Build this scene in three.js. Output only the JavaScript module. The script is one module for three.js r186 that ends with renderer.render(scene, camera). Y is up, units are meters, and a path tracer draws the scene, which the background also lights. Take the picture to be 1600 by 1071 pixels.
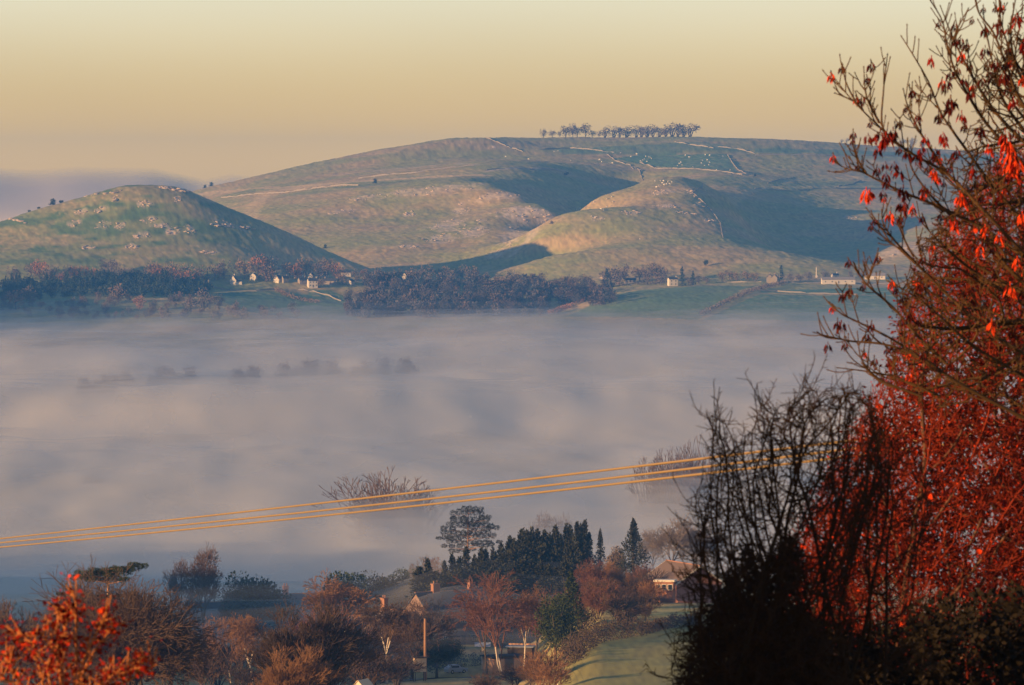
import * as THREE from 'three';
import { mergeGeometries } from 'three/addons/utils/BufferGeometryUtils.js';
import { createNoise2D, createNoise3D } from 'simplex-noise';

// ---------------------------------------------------------------- camera, sky, sun, exposure
const EYE = 100, K = 2 * Math.tan(THREE.MathUtils.degToRad(5)) / 1600;      // radians per photo pixel; the photo is 1600 x 1071
const PITCH = Math.atan(235.5 * K);
const scene = new THREE.Scene();
const camera = new THREE.PerspectiveCamera(2 * Math.atan(535.5 * K) * 180 / Math.PI, 1600 / 1071, 0.5, 90000);
camera.position.set(0, EYE, 0);
camera.rotation.x = -PITCH;
camera.focus = 900; camera.userData.fStop = 13;
scene.add(camera);
const renderer = new THREE.WebGLRenderer({ antialias: true });
renderer.toneMapping = THREE.LinearToneMapping;
renderer.toneMappingExposure = 1.85;
renderer.shadowMap.enabled = true;
const SUN_EL = THREE.MathUtils.degToRad(8);
const SUN = new THREE.Vector3(-0.87 * Math.cos(SUN_EL), Math.sin(SUN_EL), 0.5 * Math.cos(SUN_EL)).normalize();
const sun = new THREE.DirectionalLight(new THREE.Color().setRGB(1.0, 0.60, 0.27), 5.0);
sun.name = 'sun';
sun.position.set(0, 60, -3000).addScaledVector(SUN, 5000);
sun.target.position.set(0, 60, -3000);
sun.castShadow = true;
Object.assign(sun.shadow.camera, { left: -3500, right: 3500, top: 1200, bottom: -1200, near: 10, far: 12000 });
sun.shadow.mapSize.set(4096, 4096);
scene.add(sun, sun.target);
scene.fog = new THREE.FogExp2(new THREE.Color().setRGB(0.09, 0.35, 1.0), 1.0e-4);

// seeded randomness
function rng(seed) { let s = seed >>> 0; return () => { s = (s + 0x6d2b79f5) | 0; let t = Math.imul(s ^ (s >>> 15), 1 | s); t = (t + Math.imul(t ^ (t >>> 7), 61 | t)) ^ t; return ((t ^ (t >>> 14)) >>> 0) / 4294967296; }; }
const N2 = createNoise2D(rng(11)), N2b = createNoise2D(rng(12)), N3 = createNoise3D(rng(13));
const fbm = (x, y, o = 4, f = N2) => { let a = 0, w = 0.5; for (let i = 0; i < o; i++) { a += w * f(x, y); x *= 2.03; y *= 2.03; w *= 0.5; } return a; };
const { smoothstep, clamp, lerp } = THREE.MathUtils;

// sky: warm and pale low down, blue overhead; air only
{
  const W = 1024, H = 512, data = new Float32Array(W * H * 4);
  const stops = [[-90, 0.15, 0.13, 0.11], [0, 0.72, 0.42, 0.11], [0.35, 0.66, 0.395, 0.105], [0.9, 0.52, 0.35, 0.125], [1.4, 0.50, 0.395, 0.205], [1.9, 0.52, 0.475, 0.325], [3, 0.47, 0.43, 0.32], [7, 0.32, 0.295, 0.245], [14, 0.185, 0.195, 0.215], [30, 0.08, 0.125, 0.205], [60, 0.05, 0.095, 0.19], [90, 0.045, 0.088, 0.18]];
  for (let r = 0; r < H; r++) {
    const e = ((r + 0.5) / H - 0.5) * 180;
    let k = 0; while (k < stops.length - 2 && e > stops[k + 1][0]) k++;
    const a = stops[k], b = stops[k + 1], f = clamp((e - a[0]) / (b[0] - a[0]), 0, 1);
    for (let c = 0; c < W; c++) {
      const o = (r * W + c) * 4;
      const az = (c + .5) / W * 6.28318, streak = fbm(Math.cos(az) * 7 + 2, e * 1.6 + Math.sin(az) * 7, 3) * smoothstep(e, 0, .6);
      for (let i = 0; i < 3; i++) data[o + i] = lerp(a[i + 1], b[i + 1], f) * (e > 0 ? 1 + .05 * streak : 1);
      data[o + 3] = 1;
    }
  }
  const sky = new THREE.DataTexture(data, W, H, THREE.RGBAFormat, THREE.FloatType);
  sky.mapping = THREE.EquirectangularReflectionMapping; sky.magFilter = THREE.LinearFilter; sky.needsUpdate = true;
  scene.background = sky; scene.environment = sky;
}

// ---------------------------------------------------------------- helpers: points, names, materials
const cosP = Math.cos(PITCH), sinP = Math.sin(PITCH);
function at(u, v, d) {                       // the point d metres into the view that stands behind photo pixel (u, v)
  const b = (535.5 - v) * K, w = cosP + b * sinP;
  return new THREE.Vector3((u - 800) * K * d / w, EYE + d * (b * cosP - sinP) / w, -d);
}
const used = {};
const numbered = (n) => { const k = used[n] = (used[n] ?? -1) + 1; return k ? n + '_' + String(k).padStart(3, '0') : n; };
function tag(o, label, category, group, kind) {
  Object.assign(o.userData, { label, category });
  if (group) o.userData.group = group;
  if (kind) o.userData.kind = kind;
  return o;
}
function thing(name, label, category, p, turn = 0, group) {
  const o = new THREE.Group(); o.name = numbered(name);
  o.position.copy(p); o.rotation.y = turn; scene.add(o);
  return tag(o, label, category, group);
}
function part(name, geometry, material, parent, label) {
  const m = new THREE.Mesh(geometry, material); m.name = name; m.castShadow = m.receiveShadow = true; parent.add(m);
  if (label) m.userData.label = label;
  return m;
}
const M = {};
const mat = (name, r, g, b, o = {}) => (M[name] ??= Object.assign(new THREE.MeshStandardMaterial({ color: new THREE.Color().setRGB(r, g, b), roughness: 0.95, ...o }), { name }));
const soft = (name, r, g, b, o = {}) => (M[name] ??= Object.assign(new THREE.MeshPhysicalMaterial({ color: new THREE.Color().setRGB(r, g, b), roughness: 0.95, specularIntensity: 0.12, ...o }), { name }));
const vmat = (name, o = {}) => (M[name] ??= Object.assign(new THREE.MeshStandardMaterial({ vertexColors: true, roughness: 0.95, ...o }), { name }));

// ---------------------------------------------------------------- the land
// far hills: heights pinned at surveyed points (photo column, photo row, distance) and joined by a thin-plate surface
const PINS = [];
const pin = (d, ...uv) => { for (let i = 0; i < uv.length; i += 2) { const p = at(uv[i], uv[i + 1], d); PINS.push([p.x, p.z, p.y]); } };
const flat = (d, y, ...us) => { for (const u of us) { const p = at(u, 300, d); PINS.push([p.x, p.z, y]); } };
for (const d of [3000, 3600, 4100]) flat(d, -24, -900, -300, 200, 700, 1200, 1700, 2400);
// shoreline and the banks just above the mist
pin(4380, -300, 512, 0, 510, 250, 510, 500, 512, 700, 515, 860, 512, 1050, 512, 1250, 512, 1500, 512, 1900, 512);
pin(4560, -300, 470, 0, 468, 150, 466, 330, 468, 460, 478, 600, 480, 760, 476);
pin(4560, 860, 492, 920, 474, 1000, 460, 1100, 462, 1200, 462, 1400, 466, 1700, 468);
pin(4680, 1000, 449, 1100, 446, 1200, 449, 1330, 450, 1500, 450, 1800, 450);
pin(4650, -300, 448, 0, 446, 150, 444, 340, 452, 470, 458, 540, 464, 620, 462, 760, 462);
pin(4760, 870, 456, 950, 452, 1050, 446, 1200, 442, 1330, 442, 1500, 442, 1800, 442);
pin(4760, 500, 440, 620, 444, 760, 446);
// left hill
pin(4740, -300, 428, 0, 400, 190, 394, 285, 395, 400, 410, 500, 428, 600, 440);
pin(4800, 0, 376, 100, 356, 190, 342, 285, 344, 380, 366, 470, 398, 540, 414);
pin(4860, -400, 420, -200, 385, -80, 362, 0, 348, 50, 330, 90, 319, 140, 305, 190, 291, 240, 289, 285, 294, 330, 315, 380, 334, 420, 350, 470, 373, 510, 393, 550, 411, 585, 425);
pin(4960, -300, 430, -100, 410, 0, 395, 100, 370, 190, 345, 270, 347, 350, 376, 430, 408, 520, 436, 600, 440);
pin(5080, -300, 450, 0, 440, 150, 425, 270, 420, 360, 425, 450, 430);
// great hill: skyline, back slope, bench and face
pin(6150, -300, 440, -100, 420, 100, 372, 220, 330, 300, 299, 340, 288, 400, 277, 450, 266, 500, 255, 560, 243, 610, 234, 650, 226, 700, 220, 745, 215, 785, 219, 830, 225, 900, 226, 1000, 222, 1085, 218, 1150, 220, 1200, 222, 1300, 229, 1400, 236, 1500, 242, 1650, 250, 1900, 268);
pin(6500, -300, 460, 100, 420, 300, 345, 450, 300, 560, 272, 650, 258, 745, 246, 900, 250, 1085, 244, 1300, 252, 1500, 264, 1900, 290);
pin(5850, 220, 370, 300, 322, 400, 298, 500, 283, 600, 270, 700, 256, 745, 252);
pin(5600, 300, 352, 400, 316, 500, 300, 600, 288, 700, 280);
pin(5380, 420, 352, 500, 342, 570, 340, 650, 332, 720, 328);
pin(5190, 480, 405, 560, 390, 640, 385, 720, 382);
pin(5080, 560, 424, 620, 422, 690, 420);
// rocky spur beside the gully
pin(5520, 745, 281); pin(5460, 782, 290); pin(5400, 822, 307); pin(5350, 850, 322); pin(5300, 866, 337);
pin(5220, 848, 356); pin(5140, 820, 380); pin(5060, 790, 404); pin(4990, 764, 424);
pin(5350, 780, 325); pin(5270, 780, 348); pin(5190, 765, 372);
// gully floor and its sides
pin(4880, 810, 437, 850, 434); pin(5000, 846, 426); pin(5150, 862, 402); pin(5280, 886, 384); pin(5400, 905, 366); pin(5520, 925, 345); pin(5640, 955, 325); pin(5760, 985, 303);
pin(5400, 872, 350); pin(5500, 850, 318); pin(5560, 880, 312); pin(5640, 900, 300);
pin(5560, 780, 281); pin(5640, 830, 273); pin(5730, 880, 268); pin(5810, 940, 265); pin(5890, 995, 266);
pin(5520, 985, 318); pin(5620, 1010, 296); pin(5740, 1030, 282);
// sharp shoulders on the shaded sides
pin(5460, 808, 308); pin(5400, 848, 324); pin(5350, 874, 340); pin(5500, 775, 294);
pin(5180, 1152, 331); pin(5110, 1172, 366); pin(5030, 1198, 389); pin(5250, 1138, 312);
// plateau
pin(5980, 760, 246, 850, 246, 950, 247, 1050, 246, 1120, 244, 1200, 248, 1300, 253, 1400, 259, 1600, 269);
pin(5820, 1070, 264, 1130, 266, 1200, 274, 1300, 282, 1400, 288, 1600, 298);
pin(5640, 1080, 279, 1130, 283, 1200, 294, 1300, 306, 1400, 308, 1600, 318);
// domed spur and the hollow on its right
pin(5270, 1000, 286, 1050, 278, 1090, 282); pin(5400, 1040, 284, 1090, 283); pin(5200, 930, 311, 1000, 296, 1060, 292, 1100, 298);
pin(5110, 872, 341, 930, 328, 1000, 322, 1080, 322, 1148, 346); pin(5030, 858, 372, 930, 358, 1020, 352, 1100, 358, 1172, 374);
pin(4950, 856, 402, 930, 388, 1020, 384, 1120, 386, 1225, 393); pin(4880, 870, 428, 960, 418, 1060, 414, 1160, 412, 1230, 410); pin(4890, 1300, 411, 1345, 416);
pin(5180, 1126, 312); pin(5250, 1112, 296);
pin(5220, 1165, 356); pin(5130, 1190, 390); pin(5050, 1250, 408); pin(4990, 1310, 417);
pin(5300, 1160, 350, 1220, 372, 1280, 385); pin(5180, 1230, 402, 1290, 404); pin(5080, 1310, 416);
pin(5400, 1150, 322, 1220, 346, 1290, 352, 1350, 350); pin(5520, 1160, 298, 1220, 312, 1290, 324, 1350, 328);
pin(5280, 1340, 384, 1400, 362, 1480, 350, 1600, 352); pin(5120, 1350, 403, 1400, 390, 1480, 380, 1600, 384); pin(4920, 1420, 414, 1550, 414, 1750, 414);
pin(5420, 1410, 336, 1550, 334, 1800, 340); pin(5200, 1900, 390);
flat(6900, 20, -300, 300, 800, 1300, 1900); flat(6900, -20, -900, 2600); flat(5800, -10, -900, 2600); flat(5200, -10, 2600); flat(4700, 10, 2600);
PINS.push([-760, -4380, 88], [-780, -4700, 60], [-700, -4150, 50], [-1000, -4400, 60], [-560, -4300, 30]);   // an unseen hill added left of the picture to shade the wood
const far = (() => {
  const n = PINS.length, S = 1 / 400, m = n + 3, A = Array.from({ length: m }, () => new Float64Array(m + 1));
  const phi = (r2) => (r2 > 1e-12 ? 0.5 * r2 * Math.log(r2) : 0);
  for (let i = 0; i < n; i++) {
    const [xi, zi, yi] = PINS[i];
    for (let j = 0; j < n; j++) { const dx = (xi - PINS[j][0]) * S, dz = (zi - PINS[j][1]) * S; A[i][j] = phi(dx * dx + dz * dz); }
    A[i][i] += 0.0006;
    A[i][n] = A[n][i] = 1; A[i][n + 1] = A[n + 1][i] = xi * S; A[i][n + 2] = A[n + 2][i] = zi * S; A[i][m] = yi;
  }
  for (let c = 0; c < m; c++) {
    let p = c; for (let r = c + 1; r < m; r++) if (Math.abs(A[r][c]) > Math.abs(A[p][c])) p = r;
    [A[c], A[p]] = [A[p], A[c]];
    for (let r = c + 1; r < m; r++) { const f = A[r][c] / A[c][c]; if (f) for (let k = c; k <= m; k++) A[r][k] -= f * A[c][k]; }
  }
  const w = new Float64Array(m);
  for (let r = m - 1; r >= 0; r--) { let s = A[r][m]; for (let k = r + 1; k < m; k++) s -= A[r][k] * w[k]; w[r] = s / A[r][r]; }
  return (x, z) => {
    let s = w[n] + w[n + 1] * x * S + w[n + 2] * z * S;
    for (let i = 0; i < n; i++) { const dx = (x - PINS[i][0]) * S, dz = (z - PINS[i][1]) * S, r2 = dx * dx + dz * dz; if (r2 > 1e-12) s += w[i] * 0.5 * r2 * Math.log(r2); }
    return s;
  };
})();
const table = (t, x) => { let k = 0; while (k < t.length - 2 && x > t[k + 1][0]) k++; const a = t[k], b = t[k + 1]; return lerp(a[1], b[1], smoothstep(clamp((x - a[0]) / (b[0] - a[0]), 0, 1), 0, 1) * 0.35 + clamp((x - a[0]) / (b[0] - a[0]), 0, 1) * 0.65); };
const SLOPE = [[-60, 101], [0, 98.4], [45, 95.4], [100, 88], [350, 66], [600, 45.5], [800, 30], [900, 22], [1000, 15], [1100, 10.5], [1200, 9], [1300, 7.5], [1400, 5], [1500, 1], [1700, -12], [2000, -24], [2600, -24]];
const RAISE = [[790, 0], [850, 2], [900, 5], [950, 8.5], [1000, 11.5], [1050, 13], [1150, 11], [1250, 9.5], [1400, 2], [1500, 0]];
const DIP = [[1000, 0], [1200, 5], [1450, 4], [1700, 0], [1800, 0]];
function near(x, z) {
  const d = -z, t = x / Math.max(d, 60);
  let y = table(SLOPE, d);
  if (d > 780 && d < 1500) y += table(RAISE, d) * smoothstep(t, 0.000, 0.016);
  if (d > 300) y += 1.2 * fbm(x / 90 + 3, z / 90, 3) * smoothstep(d, 300, 600);
  y -= table(DIP, d) * smoothstep(-t, 0.008, 0.026);
  const s = x * 0.5 + z * 0.87, r = Math.exp(-(((x + 520) / 190) ** 2)) * smoothstep(s, -1800, -1250) * (1 - smoothstep(s, -900, -760));  // unseen ridge at the left, shaped to shade the low village ground
  return Math.max(y, -26) + r * Math.max(0, 89 + 8 * N2b(s / 130, 3) - y);
}
function ground(x, z) {
  const d = -z;
  if (d < 2400) return near(x, z);
  if (d > 9000) return -30;
  let y = far(x, z);
  if (d > 4300) {
    const k = smoothstep(d, 4300, 4700);
    y += k * (1.5 * fbm(x / 120, z / 120, 4) + 0.5 * fbm(x / 22, z / 30, 3, N2b) + 0.3 * N2(x / 7, z / 11));
  }
  if (d > 6900) y = lerp(y, -30, smoothstep(d, 6900, 9000));
  return d < 3000 ? lerp(-24, y, smoothstep(d, 2400, 3000)) : y;
}
function hit(u, v, from = 4320, to = 6300) {     // where the line of sight through a photo pixel meets the land
  let d = from, step = 6;
  for (; d < to; d += step) { const p = at(u, v, d); if (ground(p.x, p.z) >= p.y) break; }
  let a = d - step, b = d;
  for (let i = 0; i < 12; i++) { const m = (a + b) / 2, p = at(u, v, m); if (ground(p.x, p.z) >= p.y) b = m; else a = m; }
  const p = at(u, v, b); p.y = ground(p.x, p.z);
  return p;
}
// land cover: colours of grass, scree and fields where they lie on the land
const GREEN = [.125, .165, .045], TAN = [.58, .41, .18], BROWN = [.40, .258, .11], SCREE = [.60, .46, .32], OLIVE = [.325, .295, .082], FIELD = [.075, .17, .075], NEARFIELD = [.25, .215, .045];
const blob = (u, v, ru, rv, w, from) => { const p = hit(u, v, from), q = hit(u, v + 6, from); const dz = Math.max(1.3, Math.hypot(q.z - p.z, q.x - p.x) / 6); return [p.x, p.z, ru * K * -p.z, rv * dz, w]; };
const SCREES = [
  [812, 330, 38, 16, 1], [845, 335, 20, 10, 1], [780, 305, 40, 7, .6], [700, 295, 60, 8, .6], [640, 300, 50, 8, .5], [700, 352, 34, 9, .9], [690, 372, 30, 8, .9], [740, 362, 26, 10, .8], [640, 335, 12, 4, .9], [570, 308, 30, 5, .6],
  [530, 330, 25, 4, .5], [780, 395, 25, 9, .6], [800, 372, 20, 8, .7], [640, 385, 18, 3, .8], [720, 330, 14, 7, .6], [755, 345, 16, 5, .5],
  [224, 318, 14, 4, .8], [158, 328, 12, 4, .8], [232, 344, 14, 4, 1], [252, 352, 20, 3, .9], [222, 368, 14, 4, .7], [270, 362, 12, 5, 1], [296, 358, 10, 7, .7], [188, 352, 10, 4, .8], [116, 348, 12, 5, .7], [126, 332, 10, 4, .6], [278, 312, 6, 4, .7], [138, 387, 10, 3, 1], [205, 386, 10, 4, .8], [325, 394, 14, 2.5, .9], [360, 352, 34, 4, .7], [180, 310, 5, 4, .4],
  [1035, 300, 22, 5, .7], [1040, 322, 26, 3, .7], [985, 332, 18, 4, .6], [1070, 333, 18, 2, .5], [935, 342, 12, 3, .5], [1090, 318, 8, 6, .5], [1110, 345, 10, 3, .6], [1080, 300, 8, 3, .4],
  [1390, 395, 60, 6, .7], [1330, 340, 10, 3, .4], [770, 231, 6, 2, .6], [950, 433, 20, 2, .8], [20, 338, 22, 7, .9], [160, 352, 14, 5, .4],
].map((a) => blob(...a));
const BANDS = [      // grassed terraces, tracks and worn strips: [photo line], half width in metres, weight, colour
  [[310, 303, 420, 293, 520, 287, 600, 281, 700, 276, 760, 274], 9, .9, TAN], [[320, 310, 420, 298, 500, 291], 12, .5, TAN],
  [[760, 268, 830, 264, 885, 268], 5, .7, SCREE], [[1100, 293, 1200, 292, 1330, 291, 1420, 290], 6, .5, TAN], [[540, 272, 640, 262, 740, 258], 8, .35, SCREE],
  [[862, 340, 830, 372, 800, 398], 8, .5, SCREE], [[1150, 286, 1250, 280, 1400, 276], 9, .4, TAN],
].map(([l, w, k, c]) => { const pts = []; for (let i = 0; i < l.length; i += 2) pts.push(hit(l[i], l[i + 1])); return { pts, w, k, c }; });
const FIELDS = [     // walled or hedged fields: outline in photo pixels, colour, weight
  [[340, 458, 440, 456, 470, 460, 540, 470, 560, 500, 480, 500, 380, 486, 345, 470], FIELD, .9], [[480, 452, 520, 455, 560, 470, 545, 470, 480, 460], FIELD, .9],
  [[880, 495, 950, 462, 1050, 450, 1180, 447, 1140, 470, 1090, 500], FIELD, .8], [[1100, 500, 1190, 460, 1420, 462, 1700, 466, 1700, 505], FIELD, .9], [[1190, 453, 1430, 447, 1700, 450, 1700, 462, 1190, 457], FIELD, 1],
  [[960, 248, 1000, 243, 1140, 242, 1155, 270, 1060, 262], FIELD, .9], [[860, 232, 1000, 226, 1100, 222, 1180, 240, 1000, 240, 880, 240], FIELD, .7], [[1180, 232, 1400, 238, 1700, 250, 1700, 256, 1400, 244, 1180, 240], FIELD, .8], [[1200, 289, 1300, 284, 1420, 282, 1420, 291, 1200, 292], FIELD, .5],
  [[600, 285, 740, 271, 740, 276, 600, 290, 520, 293], GREEN, .6], [[0, 470, 120, 466, 300, 478, 300, 490, 0, 490], FIELD, .5],
].map(([l, c, k]) => { const pts = []; for (let i = 0; i < l.length; i += 2) pts.push(hit(l[i], l[i + 1])); const xs = pts.map((p) => p.x), zs = pts.map((p) => p.z); return { pts, c, k, box: [Math.min(...xs), Math.max(...xs), Math.min(...zs), Math.max(...zs)] }; });
const inside = (P, x, z) => { let r = false; for (let i = 0, j = P.length - 1; i < P.length; j = i++) if ((P[i].z > z) !== (P[j].z > z) && x < (P[j].x - P[i].x) * (z - P[i].z) / (P[j].z - P[i].z) + P[i].x) r = !r; return r; };
const toLine = (P, x, z) => { let m = 1e9; for (let i = 0; i + 1 < P.length; i++) { const ax = P[i].x, az = P[i].z, bx = P[i + 1].x - ax, bz = P[i + 1].z - az, t = clamp(((x - ax) * bx + (z - az) * bz) / (bx * bx + bz * bz), 0, 1); m = Math.min(m, Math.hypot(x - ax - bx * t, z - az - bz * t)); } return m; };
const mixc = (c, d, k) => { for (let i = 0; i < 3; i++) c[i] += (d[i] - c[i]) * k; };
function cover(x, z, y) {
  const d = -z, c = [...OLIVE];
  if (d < 2400) {
    mixc(c, BROWN, clamp(0.5 + fbm(x / 60, z / 60, 3), 0, 1) * 0.8);
    const t = x / d;
    if (d > 790 && d < 1080) mixc(c, NEARFIELD, smoothstep(t, 0.0062, 0.0085) * (1 - smoothstep(d, 985, 1000)));
    const n = 1 + 0.5 * fbm(x / 2, z / 14, 3, N2b) + .25 * fbm(x / 14, z / 50, 3); return c.map((v) => v * n);
  }
  const w = y * 1.7 - z * 0.35;                 // across the slope: patches follow the contours
  const a = fbm(x / 150, w / 70, 4), b = fbm(x / 40 + 9, w / 22, 4, N2b), e = fbm(x / 7, w / 5, 3), left = 1 - smoothstep(x, -250, -190), green = left * smoothstep(d, 4640, 4740) * (1 - smoothstep(d, 4960, 5080));
  mixc(c, BROWN, clamp(0.45 + a * 1.6, 0, 1) * 0.75); mixc(c, TAN, clamp(b * 1.2, 0, 0.5));
  mixc(c, GREEN, clamp(0.25 + b * 1.2 - a, 0, 0.7) * (0.5 + 0.5 * green) + 0.42 * green);
  for (const f of FIELDS) if (x > f.box[0] && x < f.box[1] && z > f.box[2] && z < f.box[3] && inside(f.pts, x, z)) mixc(c, f.c, f.k);
  for (const f of BANDS) { const q = toLine(f.pts, x, z) + 3 * b * f.w / 8; if (q < f.w) mixc(c, f.c, f.k * smoothstep(f.w - q, 0, f.w * 0.5)); }
  const track = Math.sin(w * 1.9 + 3 * N2(x / 60, w / 30) + 1.2 * N2b(x / 12, w / 8)); mixc(c, TAN, .30 * smoothstep(track, .55, 1) * clamp(.5 + a * 2, 0, 1)); mixc(c, GREEN, .35 * smoothstep(-track, .5, 1) * clamp(.6 - b * 2, 0, 1));
  let s = 0;
  for (const p of SCREES) { const dx = (x - p[0]) / p[2], dz = (z - p[1]) / p[3], r = dx * dx + dz * dz; if (r < 2.4) s = Math.max(s, p[4] * clamp((1.0 - r + 0.9 * b + 1.3 * e) * 0.9, 0, 1)); }
  mixc(c, SCREE, s * 0.85);
  const n = 1 + 0.30 * e + 0.40 * fbm(x / 3, w / 1.6, 2, N2b);
  return c.map((v) => v * n * 1.12);
}
{
  const ts = [], ds = [];
  for (let i = 24; i >= 1; i--) ts.push(-0.1 - 0.5 * Math.pow(i / 24, 1.6));
  for (let i = 0; i <= 600; i++) ts.push(-0.1 + 0.2 * i / 600);
  for (let i = 1; i <= 24; i++) ts.push(0.1 + 0.5 * Math.pow(i / 24, 1.6));
  const run = (a, b, n) => { for (let i = 0; i < n; i++) ds.push(a + (b - a) * i / n); };
  run(-60, 40, 8); run(40, 700, 24); run(700, 1500, 130); run(1500, 2400, 24); run(2400, 4250, 20); run(4250, 6000, 430); run(6000, 6760, 40); ds.push(6760);
  const P = [], C = [], I = [], n = ts.length;
  for (const d of ds) for (const t of ts) {
    const x = t * Math.max(d, 260), z = -d;
    P.push(x, ground(x, z), z); C.push(...cover(x, z, P[P.length - 2]));
  }
  for (let j = 0; j + 1 < ds.length; j++) for (let i = 0; i + 1 < n; i++) { const a = j * n + i; I.push(a, a + 1, a + n, a + 1, a + n + 1, a + n); }
  const g = new THREE.BufferGeometry();
  g.setAttribute('position', new THREE.Float32BufferAttribute(P, 3)); g.setAttribute('color', new THREE.Float32BufferAttribute(C, 3)); g.setIndex(I); g.computeVertexNormals();
  const m = part('terrain', g, vmat('land'), scene);
  tag(m, 'rolling grass hills and valley floor under the mist', 'hills', null, 'structure');
}

// ---------------------------------------------------------------- mist in the valley, as a dense undulating body under thinner and thinner veils
{
  const root = thing('valley_mist', 'bank of pale mist filling the valley below the hills', 'mist', new THREE.Vector3());
  root.userData.kind = 'stuff';
  const roll = (x, d) => (6 + 6 * smoothstep(d, 2150, 2500) * (1 - smoothstep(d, 3200, 3700))) * Math.sin((d + 0.35 * x) / 135 + 1.3 * N2(x / 500, d / 900)) * smoothstep(d, 1700, 2300) * (0.6 + 0.4 * N2(x / 900 + 5, d / 900)) + 2.3 * fbm(x / 130, d / 620, 4);
  const layers = [[-9, 1, 1], [-6.3, .29, 2.4], [-3.6, .29, 2.3], [-.6, .29, 2.1], [2.8, .29, 1.8], [6.5, .29, 1.4], [10.5, .29, 1.25]];
  layers.push([17, .29, .42], ['over', .29, 1.25, 4], ['over', .29, 1.05, 8], ['over', .29, .8, 12], ['over', .29, .5, 16]);
  layers.forEach(([y0, op, dens, lift], k) => {
    const over = y0 === 'over', from = over ? 980 : y0 > 15 ? 3300 : k ? 1230 : 1250, to = over ? 1440 : 4760, rows = over ? 60 : y0 > 15 ? 110 : 220;
    const ds = [], nT = 170, P = [], C = [], I = [];
    for (let i = 0; i <= rows; i++) ds.push(from + (to - from) * i / rows);
    for (const d of ds) for (let i = 0; i <= nT; i++) {
      const t = -0.2 + 0.4 * i / nT, x = t * Math.max(d, 980);
      const y = over ? table(SLOPE, d) - 1 - table(DIP, d) * smoothstep(-t, 0.008, 0.026) + lift + 1.8 * fbm(x / 120 + k * 3, d / 220, 2) : y0 * (y0 > 0 ? lerp(.6, .85, smoothstep(d, 2200, 3400)) : 1) + roll(x, d) * (k ? 1 - 0.05 * k : 1) + (k > 1 ? 2 * fbm(x / 60 + k * 7, d / 500, 4) : 0);
      P.push(x, y, -d);
      const n = fbm(x / 110 + 13 * k, d / 800 + 7 * k, 4, N2b) + (k > 2 ? .5 * fbm(x / 30 + k, d / 300, 3) * smoothstep(d, 3600, 4300) : 0);
      const a = k ? clamp(dens * 0.45 * (1 + (over ? 1.6 : 1) * n), 0, 1) * (over ? smoothstep(d, 980, 1140) * (1 - smoothstep(d, 1240, 1440)) : smoothstep(d, y0 > 15 ? 3300 : 1230, y0 > 15 ? 4100 : 1400) * (1 - smoothstep(d, 4680, 4760))) : 1;
      C.push(1, 1, 1, a);
    }
    const n = nT + 1;
    for (let j = 0; j + 1 < ds.length; j++) for (let i = 0; i < nT; i++) { const a = j * n + i; I.push(a, a + 1, a + n, a + 1, a + n + 1, a + n); }
    const g = new THREE.BufferGeometry();
    g.setAttribute('position', new THREE.Float32BufferAttribute(P, 3)); g.setAttribute('color', new THREE.Float32BufferAttribute(C, 4)); g.setIndex(I); g.computeVertexNormals();
    const m = new THREE.MeshStandardMaterial({ color: new THREE.Color().setRGB(.92, .87, .755), roughness: 1, vertexColors: true, transparent: !!k, opacity: k ? op : 1, side: THREE.DoubleSide });
    m.name = 'mist';
    part('mist_layer', g, m, root);
  });
}

// ---------------------------------------------------------------- builders for growing and built things
class Build {                                // collects triangles for one mesh
  constructor() { this.p = []; this.n = []; this.i = []; }
  tube(a, b, ra, rb, sides = 3) {            // a tapered limb
    const dx = b[0] - a[0], dy = b[1] - a[1], dz = b[2] - a[2], l = Math.hypot(dx, dy, dz) || 1e-6, w = [dx / l, dy / l, dz / l];
    let u = Math.abs(w[1]) < 0.9 ? [w[2], 0, -w[0]] : [0, -w[2], w[1]]; const ul = Math.hypot(...u); u = u.map((q) => q / ul);
    const v = [w[1] * u[2] - w[2] * u[1], w[2] * u[0] - w[0] * u[2], w[0] * u[1] - w[1] * u[0]], o = this.p.length / 3;
    for (const [c, r] of [[a, ra], [b, rb]]) for (let k = 0; k < sides; k++) {
      const t = k / sides * 6.2832, s = Math.sin(t), q = Math.cos(t), n = [u[0] * q + v[0] * s, u[1] * q + v[1] * s, u[2] * q + v[2] * s];
      this.p.push(c[0] + n[0] * r, c[1] + n[1] * r, c[2] + n[2] * r); this.n.push(...n);
    }
    for (let k = 0; k < sides; k++) { const e = (k + 1) % sides; this.i.push(o + k, o + e, o + sides + k, o + e, o + sides + e, o + sides + k); }
  }
  leaf(c, dir, side, len, wid) {             // a small pointed blade, folded along its middle
    const o = this.p.length / 3, n = [dir[1] * side[2] - dir[2] * side[1], dir[2] * side[0] - dir[0] * side[2], dir[0] * side[1] - dir[1] * side[0]], f = wid * 0.25;
    const q = (t, s, h) => this.p.push(c[0] + dir[0] * t * len + side[0] * s * wid + n[0] * h, c[1] + dir[1] * t * len + side[1] * s * wid + n[1] * h, c[2] + dir[2] * t * len + side[2] * s * wid + n[2] * h);
    q(0, 0, 0); q(.45, .5, f); q(1, 0, 0); q(.45, -.5, f);
    for (let k = 0; k < 4; k++) this.n.push(...n);
    this.i.push(o, o + 2, o + 1, o, o + 3, o + 2);
  }
  geo() {
    const g = new THREE.BufferGeometry();
    g.setAttribute('position', new THREE.Float32BufferAttribute(this.p, 3)); g.setAttribute('normal', new THREE.Float32BufferAttribute(this.n, 3)); g.setIndex(this.i);
    return g;
  }
}
const unit = (r) => { const z = r() * 2 - 1, t = r() * 6.2832, s = Math.sqrt(1 - z * z); return [s * Math.cos(t), z, s * Math.sin(t)]; };
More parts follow.
